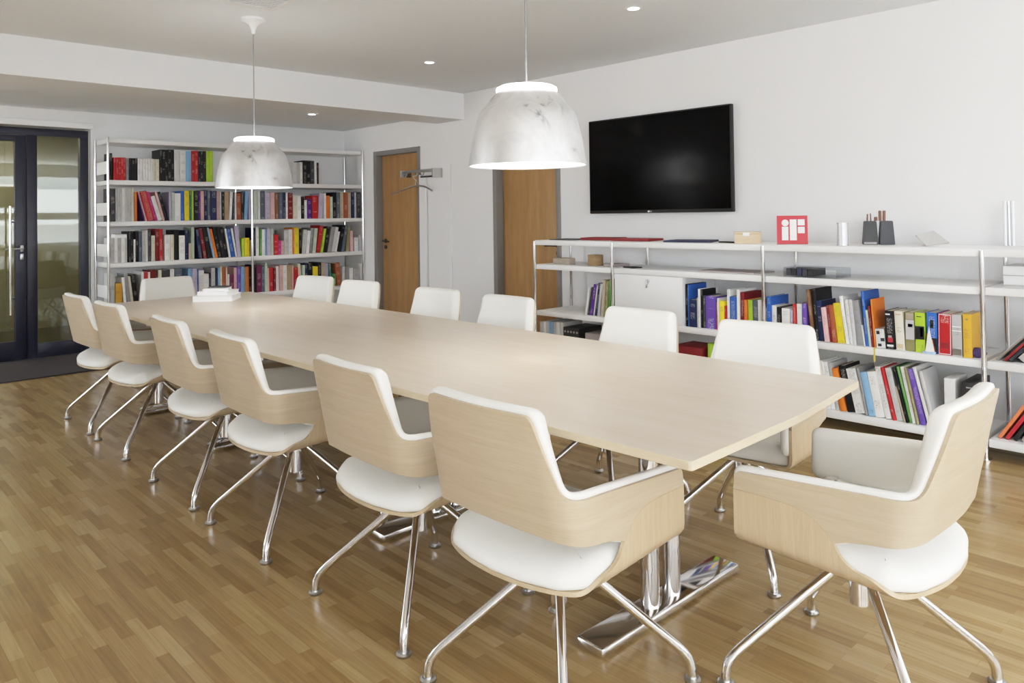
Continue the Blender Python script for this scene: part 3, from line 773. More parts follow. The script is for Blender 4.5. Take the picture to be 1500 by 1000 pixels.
def seat_outline():
    tz = lambda u, z: zs(z + (.21 - u) * .055)
    top = [(0, .215), (.19, .218), (.28, .229, .02), (tz(.2285, .5565), .2285, .003)]
    run = [(tz(u, z), u) for u, z in catmull(SEAM)]
    run += catmull([run[-1], (zs(.470), -.064), (zs(.452), -.092), (FS + .058, -.132), (FS + .040, -.163), (FS + .014, -.188), (FS - .022, -.212), (.15, -.234), (.08, -.248), (0, -.253)])[1:-1]
    half = top + run + [(0, -.253)]
    left = [(-p[0], *p[1:]) for p in half[1:-1]]
    return fillet_poly(half + left[::-1])

def make_chair():
    t = thing('conference_chair', '', 'chair')
    bm = bm_new(); bent_panel(bm, back_outline(), back_map, [(0, 0), (.0005, .011)], grid=.022)
    obj('back_shell', bm, 'ven_h', t, angle=50)
    bm = bm_new(); bent_panel(bm, back_outline(.003), lambda s, z, d: back_map(s, z, .0115 + (d - .0115) * (1 + .55 * (1 - sstep(.17, .36, abs(s))))), [(-.004, .0115), (-.0105, .0135), (-.013, .019), (-.013, .027), (-.009, .035), (.0, .041), (.012, .0435)], grid=.022)
    obj('back_cushion', bm, 'leather', t, angle=70)
    bm = bm_new(); bent_panel(bm, seat_outline(), seat_map, [(0, 0), (.0005, .011)], grid=.022)
    obj('seat_shell', bm, 'ven_v', t, angle=50)
    co_ = fillet_poly([(-.256, 0, .1), (-.249, .09, .1), (-.222, .20, .06), (-.165, .254, .05), (-.08, .258, .02), (.205, .258, .03), (.210, 0), (.205, -.258, .03), (-.08, -.258, .02), (-.165, -.254, .05), (-.222, -.20, .06), (-.249, -.09, .1)])
    def cush(x, y, d):
        k = 1.05 - .26 * sstep(.10, .26, -x)
        z = .4198 + d * k - .006 * (1 - (y / .27) ** 2) * (d / .06) + (x - .21) * .055
        return Vector((x, y, z))
    bm = bm_new(); bent_panel(bm, co_, cush, [(.004, 0), (.0005, .003), (.0, .012), (.001, .024), (.007, .040), (.019, .053), (.038, .061), (.064, .065)], grid=.035)
    obj('seat_cushion', bm, 'leather', t, angle=70)
    bm = bm_new()
    add_cyl(bm, (0, 0, .225), (0, 0, .40), .026, seg=24)
    add_cyl(bm, (0, 0, .315), (0, 0, .375), .036, seg=24)
    add_box(bm, -.11, .11, -.09, .09, .376, .3975, .006)
    obj('column', bm, 'chrome', t, angle=30)
    for k in range(4):
        a = pi / 4 + k * pi / 2
        ca, sa = cos(a), sin(a)
        prof = [(.028, .350), (.15, .249), (.330, .100), (.348, .083), (.362, .066), (.370, .048), (.373, .030), (.374, .010)]
        bm = bm_new(); add_tube(bm, [(r * ca, r * sa, z) for r, z in prof], .0135, seg=14)
        lg = obj('leg', bm, 'chrome', t, angle=60)
        bm = bm_new(); add_lathe(bm, [(0, 0), (.021, 0), (.0235, .003), (.0235, .008), (.018, .013), (0, .013)], 24, (.374 * ca, .374 * sa))
        obj('glide', bm, 'steel', lg)
    return t

def copy_tree(src):
    r = src.copy(); COLL.objects.link(r)
    for ch in src.children:
        c = ch.copy(); COLL.objects.link(c); c.parent = r
        for g in ch.children:
            d = g.copy(); COLL.objects.link(d); d.parent = c
    return r

chair0 = make_chair()
CH = [  # x, y, facing (deg), base turn (deg), label
    (1.581, 1.490, 1, 0, 'white cushioned oak armchair nearest the camera on the table\'s left side'),
    (1.605, 2.17, -2, 0, 'white and oak armchair, second from the near end of the left row'),
    (1.59, 3.05, -2, 0, 'white and oak armchair, third from the near end of the left row'),
    (1.60, 3.79, -2, 0, 'white and oak armchair, fourth from the near end of the left row'),
    (1.61, 4.785, 2, 0, 'white and oak armchair second from the door in the left row'),
    (1.615, 5.49, 1, 0, 'white and oak armchair at the far end of left row, nearest the glass door'),
    (2.712, 1.555, 188, 0, 'white armchair nearest the camera in the right row along the sideboard'),
    (2.74, 2.268, 180, 0, 'white armchair in the right row, its back before the white locker'),
    (2.745, 3.215, 180, 0, 'white armchair in the right row, its back before the nearer oak door'),
    (2.775, 3.90, 183, 0, 'white armchair in the right row, back before the bare wall between doors'),
    (2.78, 4.81, 186, 0, 'white armchair in the right row, back between bookcase and far oak door'),
    (2.80, 5.48, 191, 0, 'white armchair at the far end of the right row, before the bookcase'),
    (2.163, .887, 91, 0, 'oak and white armchair alone at the near end of the table'),
    (2.26, 6.17, -86, 0, 'white armchair at the far head of the table, before the bookcase'),
]
for i, (x, y, rz, bz, lab) in enumerate(CH):
    c = chair0 if i == 0 else copy_tree(chair0)
    c.location = (x, y, 0)
    c.rotation_euler = (0, 0, radians(rz))
    c['label'] = lab
    c['group'] = 'armchairs around the conference table'
    for ch in c.children:
        if ch.name.startswith(('leg', 'column')):
            ch.rotation_euler = (0, 0, radians(round(rz / 90) * 90 - rz))

# ------------------------------------------------------------------ back bookcase
BK = thing('bookcase', 'tall white steel bookcase filled with books along the back wall', 'bookcase')
LV = [.095, .50, .905, 1.31, 1.715, 2.125]
PX = (2.235, 3.684, 5.10)
for px in PX:
    for py in (8.0, 8.42):
        bm = bm_new(); add_cyl(bm, (px, py, .0), (px, py, 2.135), .0125, seg=16)
        add_cyl(bm, (px, py, 0), (px, py, .008), .022, seg=20)
        obj('post', bm, 'chrome', BK)
for z in LV:
    for a, b in ((2.249, 3.670), (3.698, 5.087)):
        bm = bm_new(); add_box(bm, a, b, 8.006, 8.425, z - .045, z, .003)
        obj('shelf', bm, 'shelf', BK, angle=30)
for z in LV[1:5]:
    bm = bm_new(); add_box(bm, 2.238, 2.246, 8.03, 8.39, z + .062, z + .185, .002)
    obj('end_plate', bm, 'shelf', BK, angle=30)
for z in LV[1:2]:
    bm = bm_new(); add_box(bm, 5.089, 5.094, 8.03, 8.39, z + .06, z + .25, .001)
    obj('end_plate', bm, 'shelf', BK, angle=30)

# ------------------------------------------------------------------ books
COLS = {k: v[0] for k, v in PALETTE.items()}
def book_mesh(name, th, h, d, sep=False):
    """upright book: x thickness, y depth (spine at y=0), z height"""
    bm = bm_new()
    c = min(.0028, th * .18)
    def bx(*a, mi=0): add_box(bm, *a, mi=mi)
    bx(0, c, c, d, 0, h); bx(th - c, th, c, d, 0, h)
    # gently rounded spine
    n = 5
    P = [(th * i / n, c * .9 * (1 - sin(pi * (i / n)) ) ) for i in range(n + 1)]
    o0 = [bm.verts.new((x, y, 0)) for x, y in P] + [bm.verts.new((th, c, 0)), bm.verts.new((0, c, 0))]
    o1 = [bm.verts.new((x, y, h)) for x, y in P] + [bm.verts.new((th, c, h)), bm.verts.new((0, c, h))]
    # drop doubled ends (spine end points already at y~c)
    m = len(o0)
    for k in range(m):
        a, b = k, (k + 1) % m
        bm.faces.new((o0[a], o0[b], o1[b], o1[a]))
    bm.faces.new(o0[::-1]); bm.faces.new(o1)
    pg = bm if not sep else bm_new()
    add_box(pg, c, th - c, c, d - .004, .003, h - .003, mi=0 if sep else 1)
    return bm, (pg if sep else None)

LIGHT = {'wht', 'ltg', 'crm', 'mnt'}
def art(w): return 'an' if w[0] in 'aeiou' else 'a'
def clip_words(opts, most=16):
    for o in opts:
        if len(o.split()) <= most: return o
    return opts[-1]

def place_books(key, origin, axis, rowname, group, kind='book', depth=(.17, .23), setback=.0, parts=False, named=None):
    zb, txt = ROWS[key]
    items = []
    for a in txt:
        items.append((int(a[0]) / 1000, int(a[1]) / 1000, radians(int(a[2]) / 10), int(a[3]) / 1000, a[4]))
    n = len(items)
    for i, (x, th, ang, L, col) in enumerate(items):
        d = random.uniform(*depth)
        if L > .28: d = max(d, depth[1] - .02)
        bm, pg = book_mesh(kind, th, L, d, parts)
        rgb = PALETTE[col][1]
        o = obj(kind, bm, ['cover'] if parts else ['cover', 'pages'], smooth=False)
        j = random.uniform(.88, 1.1)
        o.color = (min(1, rgb[0] * j), min(1, rgb[1] * j), min(1, rgb[2] * j), 1)
        if pg is not None: obj('page_block', pg, 'pages', o, smooth=False)
        # lean about the shelf: local rotation about the depth axis
        R = Matrix.Rotation(ang, 4, 'Y')
        lowest = min((R @ Vector((u, 0, w))).z for u in (0, th) for w in (0, L))
        sh = tan(ang) * (-lowest) if ang > 0 else 0
        T = Matrix.Translation((x + sh, random.uniform(0, .012) + setback, zb - lowest + .0006)) @ R
        if axis == 'x': W = Matrix.Translation((0, origin, 0))
        else: W = Matrix.Translation((origin, 0, 0)) @ Matrix.Rotation(-pi / 2, 4, 'Z')
        o.matrix_world = W @ T
        cn = COLS[col]
        size = 'thin' if th < .02 else ('thick' if th > .045 else ('tall' if L > .30 else ('short' if L < .22 else '')))
        lean = 'leaning ' if abs(ang) > .1 else ''
        prev = COLS[items[i - 1][4]] if i else None
        nxt = COLS[items[i + 1][4]] if i < n - 1 else None
        pos = ordinal(i + 1) + ' from left' if i < n * .6 or n - i > 20 else (ordinal(n - i) + ' from right' if i < n - 1 else 'last at right')
        opts = []
        if prev and nxt and prev != nxt: opts.append(f'{size} {lean}{cn} {kind} between {prev} and {nxt} ones, {pos}, {rowname}')
        if prev: opts.append(f'{size} {lean}{cn} {kind} after {art(prev)} {prev} one, {pos}, {rowname}')
        opts.append(f'{size} {lean}{cn} {kind}, {pos}, {rowname}')
        opts.append(f'{lean}{cn} {kind}, {pos}, {rowname}')
        lab = ' '.join(clip_words(opts).split())
        if named and i in named: lab = named[i]
        tag(o, lab, kind, group)

for lv, nm in (('A', 'top'), ('B', 'second'), ('C', 'third'), ('D', 'fourth')):
    for sd, bay in (('L', 'left'), ('R', 'right')):
        place_books((lv, sd), 8.05, 'x', f'{nm} bookcase row, {bay} bay', f'books on the bookcase\'s {nm} row', depth=(.17, .25))

# small white box lying on the light grey books of the third row
bm = bm_new(); add_box(bm, 2.315, 2.425, 8.075, 8.20, 1.1305, 1.185, .003)
tag(obj('storage_box', bm, 'shelf', angle=30), 'small white box lying on light grey books, third bookcase row', 'box')

# ------------------------------------------------------------------ sideboard
SB = thing('sideboard_shelf', 'long low white steel shelf unit with chrome posts along the right wall', 'shelf unit')
SY = (-.05, 1.187, 2.423, 3.658, 4.486)
SX = (4.53, 4.985)
for y in SY:
    for x in SX:
        bm = bm_new(); add_cyl(bm, (x, y, 0), (x, y, 1.098), .0125, seg=16)
        add_cyl(bm, (x, y, 0), (x, y, .010), .026, seg=20)
        for z in (.87, .485): add_cyl(bm, (x, y, z - .004), (x, y, z), .0145, seg=16)
        obj('post', bm, 'chrome', SB)
SZ = [(1.065, 1.105), (.865, .905), (.480, .520), (.073, .115)]
for z0, z1 in SZ:
    for a, b in zip(SY[:-1], SY[1:]):
        g = .013 if z1 < 1. else .002
        bm = bm_new(); add_box(bm, 4.534, 4.99, a + g, b - g, z0, z1, .003)
        obj('shelf', bm, 'shelf', SB, angle=30)
# locker with flap door in the second bay
lk = thing('locker', 'white lockable flap cabinet set into the sideboard', 'cabinet')
bm = bm_new()
ya, yb, za, zb = 3.040, 3.640, .5215, .8635
for q in ((4.545, 4.96, ya, ya + .012, za, zb), (4.545, 4.96, yb - .012, yb, za, zb), (4.545, 4.96, ya + .012, yb - .012, za, za + .012), (4.545, 4.96, ya + .012, yb - .012, zb - .012, zb), (4.95, 4.96, ya + .012, yb - .012, za + .012, zb - .012)):
    add_box(bm, *q)
obj('carcass', bm, 'shelf', lk, smooth=False)
bm = bm_new(); add_box(bm, 4.535, 4.545, ya - .002, yb + .002, za + .001, zb - .001, .003)
fl = obj('flap_door', bm, 'shelf', lk, angle=30)
bm = bm_new(); add_cyl(bm, (4.535, 3.335, .825), (4.527, 3.335, .825), .013, seg=20)
add_cyl(bm, (4.527, 3.335, .825), (4.52, 3.335, .825), .006, seg=12)
add_box(bm, 4.519, 4.523, 3.329, 3.341, .775, .822, .001)
obj('lock', bm, 'steel', fl)

place_books('sideB1', 4.56, 'y', 'sideboard\'s far middle shelf', 'books on the sideboard\'s middle shelf', depth=(.2, .26), parts=True)
place_books('sideB2', 4.56, 'y', 'sideboard shelf beside the locker', 'books on the sideboard\'s middle shelf', depth=(.17, .25), parts=True)
ROW3 = 'sideboard\'s near middle shelf'
place_books('sideB3', 4.56, 'y', ROW3, 'books on the sideboard\'s middle shelf', depth=(.17, .25), parts=True)
place_books('lowB3', 4.56, 'y', 'sideboard\'s bottom shelf', 'magazines on the sideboard\'s bottom shelf', kind='magazine', depth=(.20, .23), parts=True)
place_books('lowB1', 4.56, 'y', 'bottom shelf, sideboard\'s far bay', 'magazines in the sideboard\'s far bay', kind='magazine', depth=(.20, .26), parts=True)

def rbox(name, x, y, z, sx, sy, sz, mat, rz=0, bev=.002, label=None, cat=None, group=None, tilt=None):
    bm = bm_new(); add_box(bm, -sx / 2, sx / 2, -sy / 2, sy / 2, 0, sz, bev)
    o = obj(name, bm, mat, angle=30, loc=(x, y, z + .0006), rotz=radians(rz))
    if label: tag(o, label, cat, group)
    return o

# spine decoration on the thick volumes at the near end of the middle shelf
def on_spine(col, n, decos):
    """decos: (z0, z1, material) bands as fractions of height on the n-th book of that colour from the right of row 3"""
    bs = [o for o in bpy.data.objects if o.get('label', '').endswith(ROW3) and o.get('category') == 'book']
    bs.sort(key=lambda o: o.matrix_world.translation.y)
    b = bs[n]
    xs = [v.co.x for v in b.data.vertices]; h = max(v.co.z for v in b.data.vertices); w = max(xs)
    for z0, z1, x0, x1, m in decos:
        bm = bm_new(); add_box(bm, w * x0, w * x1, -.0012, .004, h * z0, h * z1)
        obj('spine_label', bm, m, b, smooth=False)
on_spine('mus', 0, [(.86, .90, .35, .6, 'box_wood_dark')])
on_spine('ltg', 1, [(.60, .625, .05, .95, 'shelf'), (.70, .73, .05, .95, 'shelf'), (.03, .18, .05, .95, 'steel')])
on_spine('red', 2, [(.97, .985, .04, .96, 'mark_white'), (.02, .035, .04, .96, 'mark_white'), (.02, .98, .04, .07, 'mark_white'), (.02, .98, .93, .96, 'mark_white'), (.16, .30, .2, .8, 'redcard')])
on_spine('blu', 3, [(.02, .38, .02, .98, 'blackbox'), (.62, .82, .34, .66, 'dark'), (.66, .70, .42, .58, 'mark_white'), (.38, .47, .02, .3, 'orange')])
on_spine('lim', 4, [(.33, .66, .03, .97, 'dark'), (.40, .62, .55, .85, 'greycard'), (.89, .91, .2, .7, 'dark')])
on_spine('olv', 5, [(.30, .80, .05, .95, 'tin'), (.62, .70, .3, .8, 'slate'), (.82, .97, .1, .9, 'box_wood_grey')])
on_spine('crm', 6, [(.90, .93, .15, .8, 'box_wood'), (.05, .16, .12, .85, 'box_wood')])
on_spine('blk', 7, [(.89, .925, .1, .6, 'mark_white'), (.07, .12, .15, .85, 'mark_white'), (.18, .30, .25, .8, 'red'), (.30, .36, .3, .7, 'greycard')])
on_spine('wht', 8, [(.72, .9, .15, .5, 'dark'), (.35, .52, .55, .95, 'slate'), (.08, .22, .2, .6, 'dark')])

# sailing boat standing at the shelf edge
st = thing('toy_sailboat', 'little paper sailing boat with a white sail before the blue and red volumes', 'toy boat', (4.553, 1.452, .5205), radians(-90))
bm = bm_new()
v = [bm.verts.new(p) for p in ((-.026, -.001, .012), (.022, -.001, .012), (-.004, -.001, .150), (-.026, .001, .012), (.022, .001, .012), (-.004, .001, .150))]
bm.faces.new(v[:3]); bm.faces.new((v[5], v[4], v[3]))
for a, b in ((0, 1), (1, 2), (2, 0)): bm.faces.new((v[a], v[a + 3], v[b + 3], v[b]))
obj('sail', bm, 'mark_white', st, smooth=False)
bm = bm_new()
add_tube(bm, [(.024, 0, .010), (.011, 0, .08)], .0018, 6)
obj('sail_trim', bm, 'orange', st)
bm = bm_new()
hp = [(-.044, 0, .014), (-.02, .008, .002), (.02, .008, .002), (.03, 0, .014), (.02, -.008, .002), (-.02, -.008, .002)]
lo = [bm.verts.new((p[0] * .8, p[1], 0)) for p in hp]; hi = [bm.verts.new((p[0], p[1] * 1.5, .013)) for p in hp]
bm.faces.new(lo[::-1]); bm.faces.new(hi)
for k in range(6): bm.faces.new((lo[k], lo[(k + 1) % 6], hi[(k + 1) % 6], hi[k]))
obj('hull', bm, 'skyblue', st, smooth=False)
# crumpled purple pouch
bm = bm_new(); bmesh.ops.create_icosphere(bm, subdivisions=3, radius=.5)
for v in bm.verts:
    n = v.co.normalized()
    k = 1 + .18 * sin(9 * n.x + 3 * n.y) * cos(7 * n.z - 4 * n.y) + .08 * sin(17 * n.y)
    v.co = Vector((v.co.x * .055 * k, v.co.y * .085 * k, max(-.5, v.co.z * 1.0) * .05 * k + .0255))
zmin = min(v.co.z for v in bm.verts)
for v in bm.verts: v.co.z -= zmin
tag(obj('pouch', bm, 'purple', loc=(4.60, 1.235, .5206), angle=80), 'crumpled dark purple pouch beside the mustard yellow volume', 'pouch')
# yellow ribbon hanging over the shelf edge
bm = bm_new()
pts = [(4.56, .5215), (4.532, .5215), (4.5325, .50), (4.5320, .47), (4.531, .445)]
pv = [[bm.verts.new((x, 1.742 + s * .005, z)) for s in (-1, 1)] for x, z in pts]
for a, b in zip(pv[:-1], pv[1:]): bm.faces.new((a[0], a[1], b[1], b[0]))
rb = obj('ribbon', bm, 'yellow', smooth=False)
tag(rb, 'thin yellow ribbon hanging over the edge of the sideboard\'s middle shelf', 'ribbon')

# bottom shelf, near bay: white and black slipcases
o = rbox('slipcase', 4.70, 1.372, .1152, .21, .055, .275, 'shelf', 0, .002, 'white slipcase at the right end of leaning magazines, bottom shelf', 'slipcase')
o = thing('slipcase', 'black slipcase with a pale ring emblem, right end of the bottom shelf', 'slipcase', (4.70, 1.272, .1155))
bm = bm_new(); add_box(bm, -.14, .14, -.032, .032, 0, .275, .002)
obj('case', bm, 'blackbox', o, angle=30)
bm = bm_new()
add_lathe(bm, [(.022, 0), (.031, 0), (.031, .0015), (.022, .0015)], 28, close=True)
bmesh.ops.transform(bm, matrix=Matrix.Translation((-.1405, -.0, .145)) @ Matrix.Rotation(-pi / 2, 4, 'Y'), verts=bm.verts[:])
obj('ring_emblem', bm, 'concrete', o)
bm = bm_new(); add_box(bm, -.1412, -.139, -.024, .010, .244, .250); add_box(bm, -.1412, -.139, -.008, -.001, .213, .220)
obj('print', bm, 'concrete', o, smooth=False)

# bottom shelf, far bays: box with dots, dark stacks, red books lying, lime book
o = thing('gift_box', 'black box with a row of pale dots, bottom shelf under the far bay', 'box', (4.70, 4.115, .1155))
bm = bm_new(); add_box(bm, -.14, .14, -.085, .085, 0, .29, .003); obj('case', bm, 'blackbox', o, angle=30)
bm = bm_new()
for k in range(5): add_cyl(bm, (-.1395, .064 - k * .032, .255), (-.1412, .064 - k * .032, .255), .009, seg=14)
obj('dot_print', bm, 'greycard', o)
for k in range(4):
    rbox('magazine', 4.70, 3.87, .1155 + k * .066, .25, .22, .064, ['blackbox', 'greycard', 'slate', 'greycard'][k], k * 2 - 3, .002,
         ['bottom', 'second', 'third', 'topmost'][k] + ' dark bundle in the magazine pile, bottom shelf beside the black dotted box', 'magazine', 'dark magazine bundles on the bottom shelf')
for k in range(3):
    rbox('book', 4.70, 3.03, .1155 + k * .087, .24, .24, .085, ['redcard', 'blackbox', 'redcard'][k], 2 - k * 2, .003,
         ['lowest thick red', 'thick black', 'topmost thick dark red'][k] + ' book of the pile lying on the bottom shelf under the locker', 'book', 'books lying on the bottom shelf')
for k in range(3):
    rbox('book', 4.69, 2.855 - k * .036, .1155, .22, .033, .30, 'lime', 0, .002, f'lime green book standing {["leftmost", "in the middle", "rightmost"][k]} of three on the bottom shelf', 'book', 'lime green books on the bottom shelf')

# near bay (cut by the right edge of the photo)
def leaner(x, y, z, th, L, d, ang, mat, lab, kind='book'):
    bm = bm_new(); add_box(bm, -d / 2, d / 2, -th, 0, 0, L, .0015)
    bmesh.ops.transform(bm, matrix=Matrix.Rotation(ang, 4, 'X'), verts=bm.verts[:])
    o = obj(kind, bm, mat, angle=30)
    zmin = min(v.co.z for v in o.data.vertices)
    o.location = (x, y + tan(ang) * zmin, z - zmin + .0006)
    tag(o, lab, kind, 'books leaning in the sideboard\'s near bay')
for k, (y, th, L, m, nm) in enumerate(((1.150, .012, .30, 'steel', 'silver'), (1.118, .012, .31, 'redcard', 'dark red'), (1.098, .016, .30, 'slate', 'slate grey'), (1.07, .042, .32, 'concrete', 'thick pale grey'))):
    leaner(4.70, y, .5205, th, L, .24, radians(42), m, f'{nm} book leaning far over on the middle shelf at the right photo edge')
for k, (y, th, L, m, nm) in enumerate(((1.150, .016, .25, 'orange', 'orange-red'), (1.118, .018, .25, 'red', 'bright red'), (1.085, .02, .27, 'blackbox', 'black'), (1.048, .022, .27, 'box_wood_grey', 'beige grey'), (1.008, .025, .28, 'shelf', 'white'))):
    leaner(4.69, y, .1155, th, L, .22, radians(32), m, f'{nm} book leaning on the bottom shelf at the right photo edge')
for k in range(2):
    rbox('flat_box', 4.86, .93, .9055 + k * .052, .25, .42, .050, 'shelf', 0, .003, ['lower', 'upper'][k] + ' of two flat white boxes stacked on the upper shelf, right photo edge', 'box', 'flat white boxes in the near bay')

# ------------------------------------------------------------------ things on the sideboard's shelves
Z1, Z2 = 1.105, .905
# award plaque with the iF mark
p = thing('award_plaque', 'square red plaque with white iF mark leaning upright on the sideboard', 'plaque', (4.655, 2.283, Z1 + .001), radians(-64))
W, Hh = .186, .186
tm = Matrix.Rotation(radians(-9), 4, 'X')
def plq(*a, mi=0, bev=0): add_box(bm, *a, bev=bev, mat=tm)
bm = bm_new(); plq(-W / 2, W / 2, 0, .008, .0015, Hh, bev=0)
obj('plate', bm, 'red', p, smooth=False)
bm = bm_new()
ux = lambda f: -W / 2 + f * W
uz = lambda f: Hh * (1 - f)
plq(ux(.165), ux(.375), -.0012, .002, uz(.86), uz(.39))
plq(ux(.425), ux(.645), -.0012, .002, uz(.86), uz(.135))
plq(ux(.685), ux(.905), -.0012, .002, uz(.345), uz(.135))
plq(ux(.685), ux(.905), -.0012, .002, uz(.615), uz(.395))
vs = add_cyl(bm, (ux(.275), -.0012, uz(.255)), (ux(.275), .002, uz(.255)), .115 * W, seg=32)
bmesh.ops.transform(bm, matrix=tm, verts=vs)
obj('logo_mark', bm, 'mark_white', p, smooth=False)
bm = bm_new(); add_box(bm, -.02, .02, .03, .06, .0, .006); add_box(bm, -.02, .02, .006, .06, .0, .004)
obj('stand', bm, 'steel', p, smooth=False)

o = thing('tin_canister', 'slim pale grey metal canister standing right of the red plaque', 'canister', (4.64, 1.955, Z1 + .0006))
bm = bm_new(); add_lathe(bm, [(0, .004), (.031, .004), (.031, .134), (0, .134)], 32); obj('body', bm, 'tin', o)
for z in (0, .131):
    bm = bm_new(); add_lathe(bm, [(0, z), (.0335, z), (.0335, z + .006), (0, z + .006)], 32); obj('rim', bm, 'steel', o)

# pencil holder: two tapered dark blocks
o = thing('pencil_holder', 'dark slate pencil holder of two tapered blocks on the sideboard', 'pencil holder', (4.86, 1.83, Z1 + .0006), radians(-62))
def taper(bm, x0, x1, y0, y1, z, k):
    cx, cy = (x0 + x1) / 2, (y0 + y1) / 2
    lo = [bm.verts.new(q) for q in ((x0, y0, 0), (x1, y0, 0), (x1, y1, 0), (x0, y1, 0))]
    hi = [bm.verts.new((cx + (a - cx) * k, cy + (b - cy) * k, z)) for a, b in ((x0, y0), (x1, y0), (x1, y1), (x0, y1))]
    bm.faces.new(lo[::-1]); bm.faces.new(hi)
    for i in range(4): bm.faces.new((lo[i], lo[(i + 1) % 4], hi[(i + 1) % 4], hi[i]))
for n, (a, b) in enumerate(((-.088, -.003), (.003, .088))):
    bm = bm_new(); taper(bm, a, b, -.045, .045, .145, .78)
    bmesh.ops.bevel(bm, geom=bm.edges[:], offset=.003, segments=2, affect='EDGES')
    obj('block', bm, ['dark', 'slate'][n], o, angle=30)
bm = bm_new(); add_box(bm, -.085, -.015, -.0475, -.0445, .004, .016); obj('name_strip', bm, 'concrete', o, smooth=False)
for k, (dx, dz, lean, r) in enumerate(((-.060, .040, .03, .0045), (-.040, .044, -.02, .0035), (.012, .060, .0, .009), (.034, .060, .03, .009), (-.012, .022, .0, .010))):
    bm = bm_new(); add_cyl(bm, (0, 0, 0), (lean * .2, 0, dz), r, seg=12); add_cyl(bm, (lean * .2, 0, dz), (lean * .2, 0, dz + .003), r * .8, seg=12)
    a = radians(-62)
    q = obj('pencil', bm, 'copper', loc=(4.86 + dx * cos(a), 1.83 + dx * sin(a), Z1 + .146))
    tag(q, ['slim brown pencil leftmost in the dark pencil holder', 'slim brown pencil second from left in the dark pencil holder', 'tall thick brown pencil right of centre in the pencil holder', 'tall thick brown pencil rightmost in the pencil holder', 'short stubby brown pencil between the others in the holder'][k], 'pencil', 'pencils in the dark holder')

# tilted grey slab
o = thing('desk_sculpture', 'grey slanted stone wedge near the right end of the sideboard', 'ornament', (4.72, 1.515, Z1 + .0006), radians(-58))
bm = bm_new()
lo = [bm.verts.new(q) for q in ((-.01, .012, 0), (.05, .03, 0), (.05, .075, 0), (-.005, .06, 0))]
hi = [bm.verts.new(q) for q in ((-.015, .012, .030), (.045, .032, .030), (.045, .075, .052), (-.01, .055, .062))]
bm.faces.new(lo[::-1]); bm.faces.new(hi)
for i in range(4): bm.faces.new((lo[i], lo[(i + 1) % 4], hi[(i + 1) % 4], hi[i]))
obj('foot', bm, 'shelf', o, smooth=False)
bm = bm_new()
q0 = [Vector(q) for q in ((0, -.012, .012), (.137, .05, .026), (.066, .10, .094), (-.046, .02, .072))]
nn = (q0[1] - q0[0]).cross(q0[3] - q0[0]).normalized() * .009
lo = [bm.verts.new(q - nn) for q in q0]; hi = [bm.verts.new(q) for q in q0]
bm.faces.new(lo[::-1]); bm.faces.new(hi)
for i in range(4): bm.faces.new((lo[i], lo[(i + 1) % 4], hi[(i + 1) % 4], hi[i]))
zl = min(v.co.z for v in bm.verts)
for v in bm.verts: v.co.z -= zl
obj('slab', bm, 'concrete', o, smooth=False)

o = thing('column_award', 'tall slim award of clear upright rods at the right end', 'award', (4.985, 1.165, Z1 + .0006), radians(-64))
for k in range(3):
    bm = bm_new(); add_cyl(bm, ((k - 1) * .019, 0, 0), ((k - 1) * .019, 0, .252), .0085, seg=16)
    obj('rod', bm, ['acrylic', 'steel', 'acrylic'][k], o)

o = thing('wooden_box', 'small pale wooden box with notches left of the red plaque', 'box', (4.66, 2.60, Z1 + .0006), radians(-60))
bm = bm_new(); add_box(bm, -.085, .085, -.045, .045, 0, .066, .002); obj('box', bm, 'box_wood', o, angle=30)
bm = bm_new(); add_box(bm, -.087, .087, -.047, .047, .067, .079, .002); obj('lid', bm, 'box_wood', o, angle=30)
bm = bm_new(); add_box(bm, -.03, .012, -.0475, -.0445, .052, .074, .001); obj('clasp', bm, 'shelf', o, angle=30)

def folder(name, quad, z, t, mat, lab, cat, group=None):
    bm = bm_new()
    lo = [bm.verts.new((x, y, 0)) for x, y in quad]; hi = [bm.verts.new((x, y, t)) for x, y in quad]
    bm.faces.new(lo[::-1]); bm.faces.new(hi)
    for i in range(4): bm.faces.new((lo[i], lo[(i + 1) % 4], hi[(i + 1) % 4], hi[i]))
    bmesh.ops.bevel(bm, geom=bm.edges[:], offset=t * .25, segments=2, affect='EDGES')
    cx = sum(q[0] for q in quad) / 4; cy = sum(q[1] for q in quad) / 4
    for v in bm.verts: v.co.x -= cx; v.co.y -= cy
    return tag(obj(name, bm, mat, angle=30, loc=(cx, cy, z + .0006)), lab, cat, group)
folder('folder', [(4.62, 4.40), (4.88, 4.44), (4.90, 4.20), (4.66, 4.15)], Z1, .006, 'blackbox', 'dark grey folder lying at the far end of the sideboard top', 'folder')
folder('folder', [(4.70, 4.13), (4.93, 4.16), (4.95, 3.83), (4.72, 3.80)], Z1, .020, 'redcard', 'left dark red folder lying flat on the sideboard top', 'folder', 'red folders on the sideboard')
folder('folder', [(4.66, 3.78), (4.90, 3.81), (4.94, 3.47), (4.70, 3.44)], Z1, .017, 'redcard', 'right dark red folder lying flat on the sideboard top', 'folder', 'red folders on the sideboard')
folder('folder', [(4.60, 3.24), (4.86, 3.30), (4.93, 2.98), (4.66, 2.88)], Z1, .013, 'navycard', 'dark navy folder lying on the sideboard below the television', 'folder')
bm = bm_new(); add_cyl(bm, (0, 0, .0055), (-.02, -.13, .0055), .0055, seg=10)
tag(obj('pen', bm, 'dark', loc=(4.70, 2.84, Z1 + .0004)), 'thin black pen lying left of the pale wooden box', 'pen')
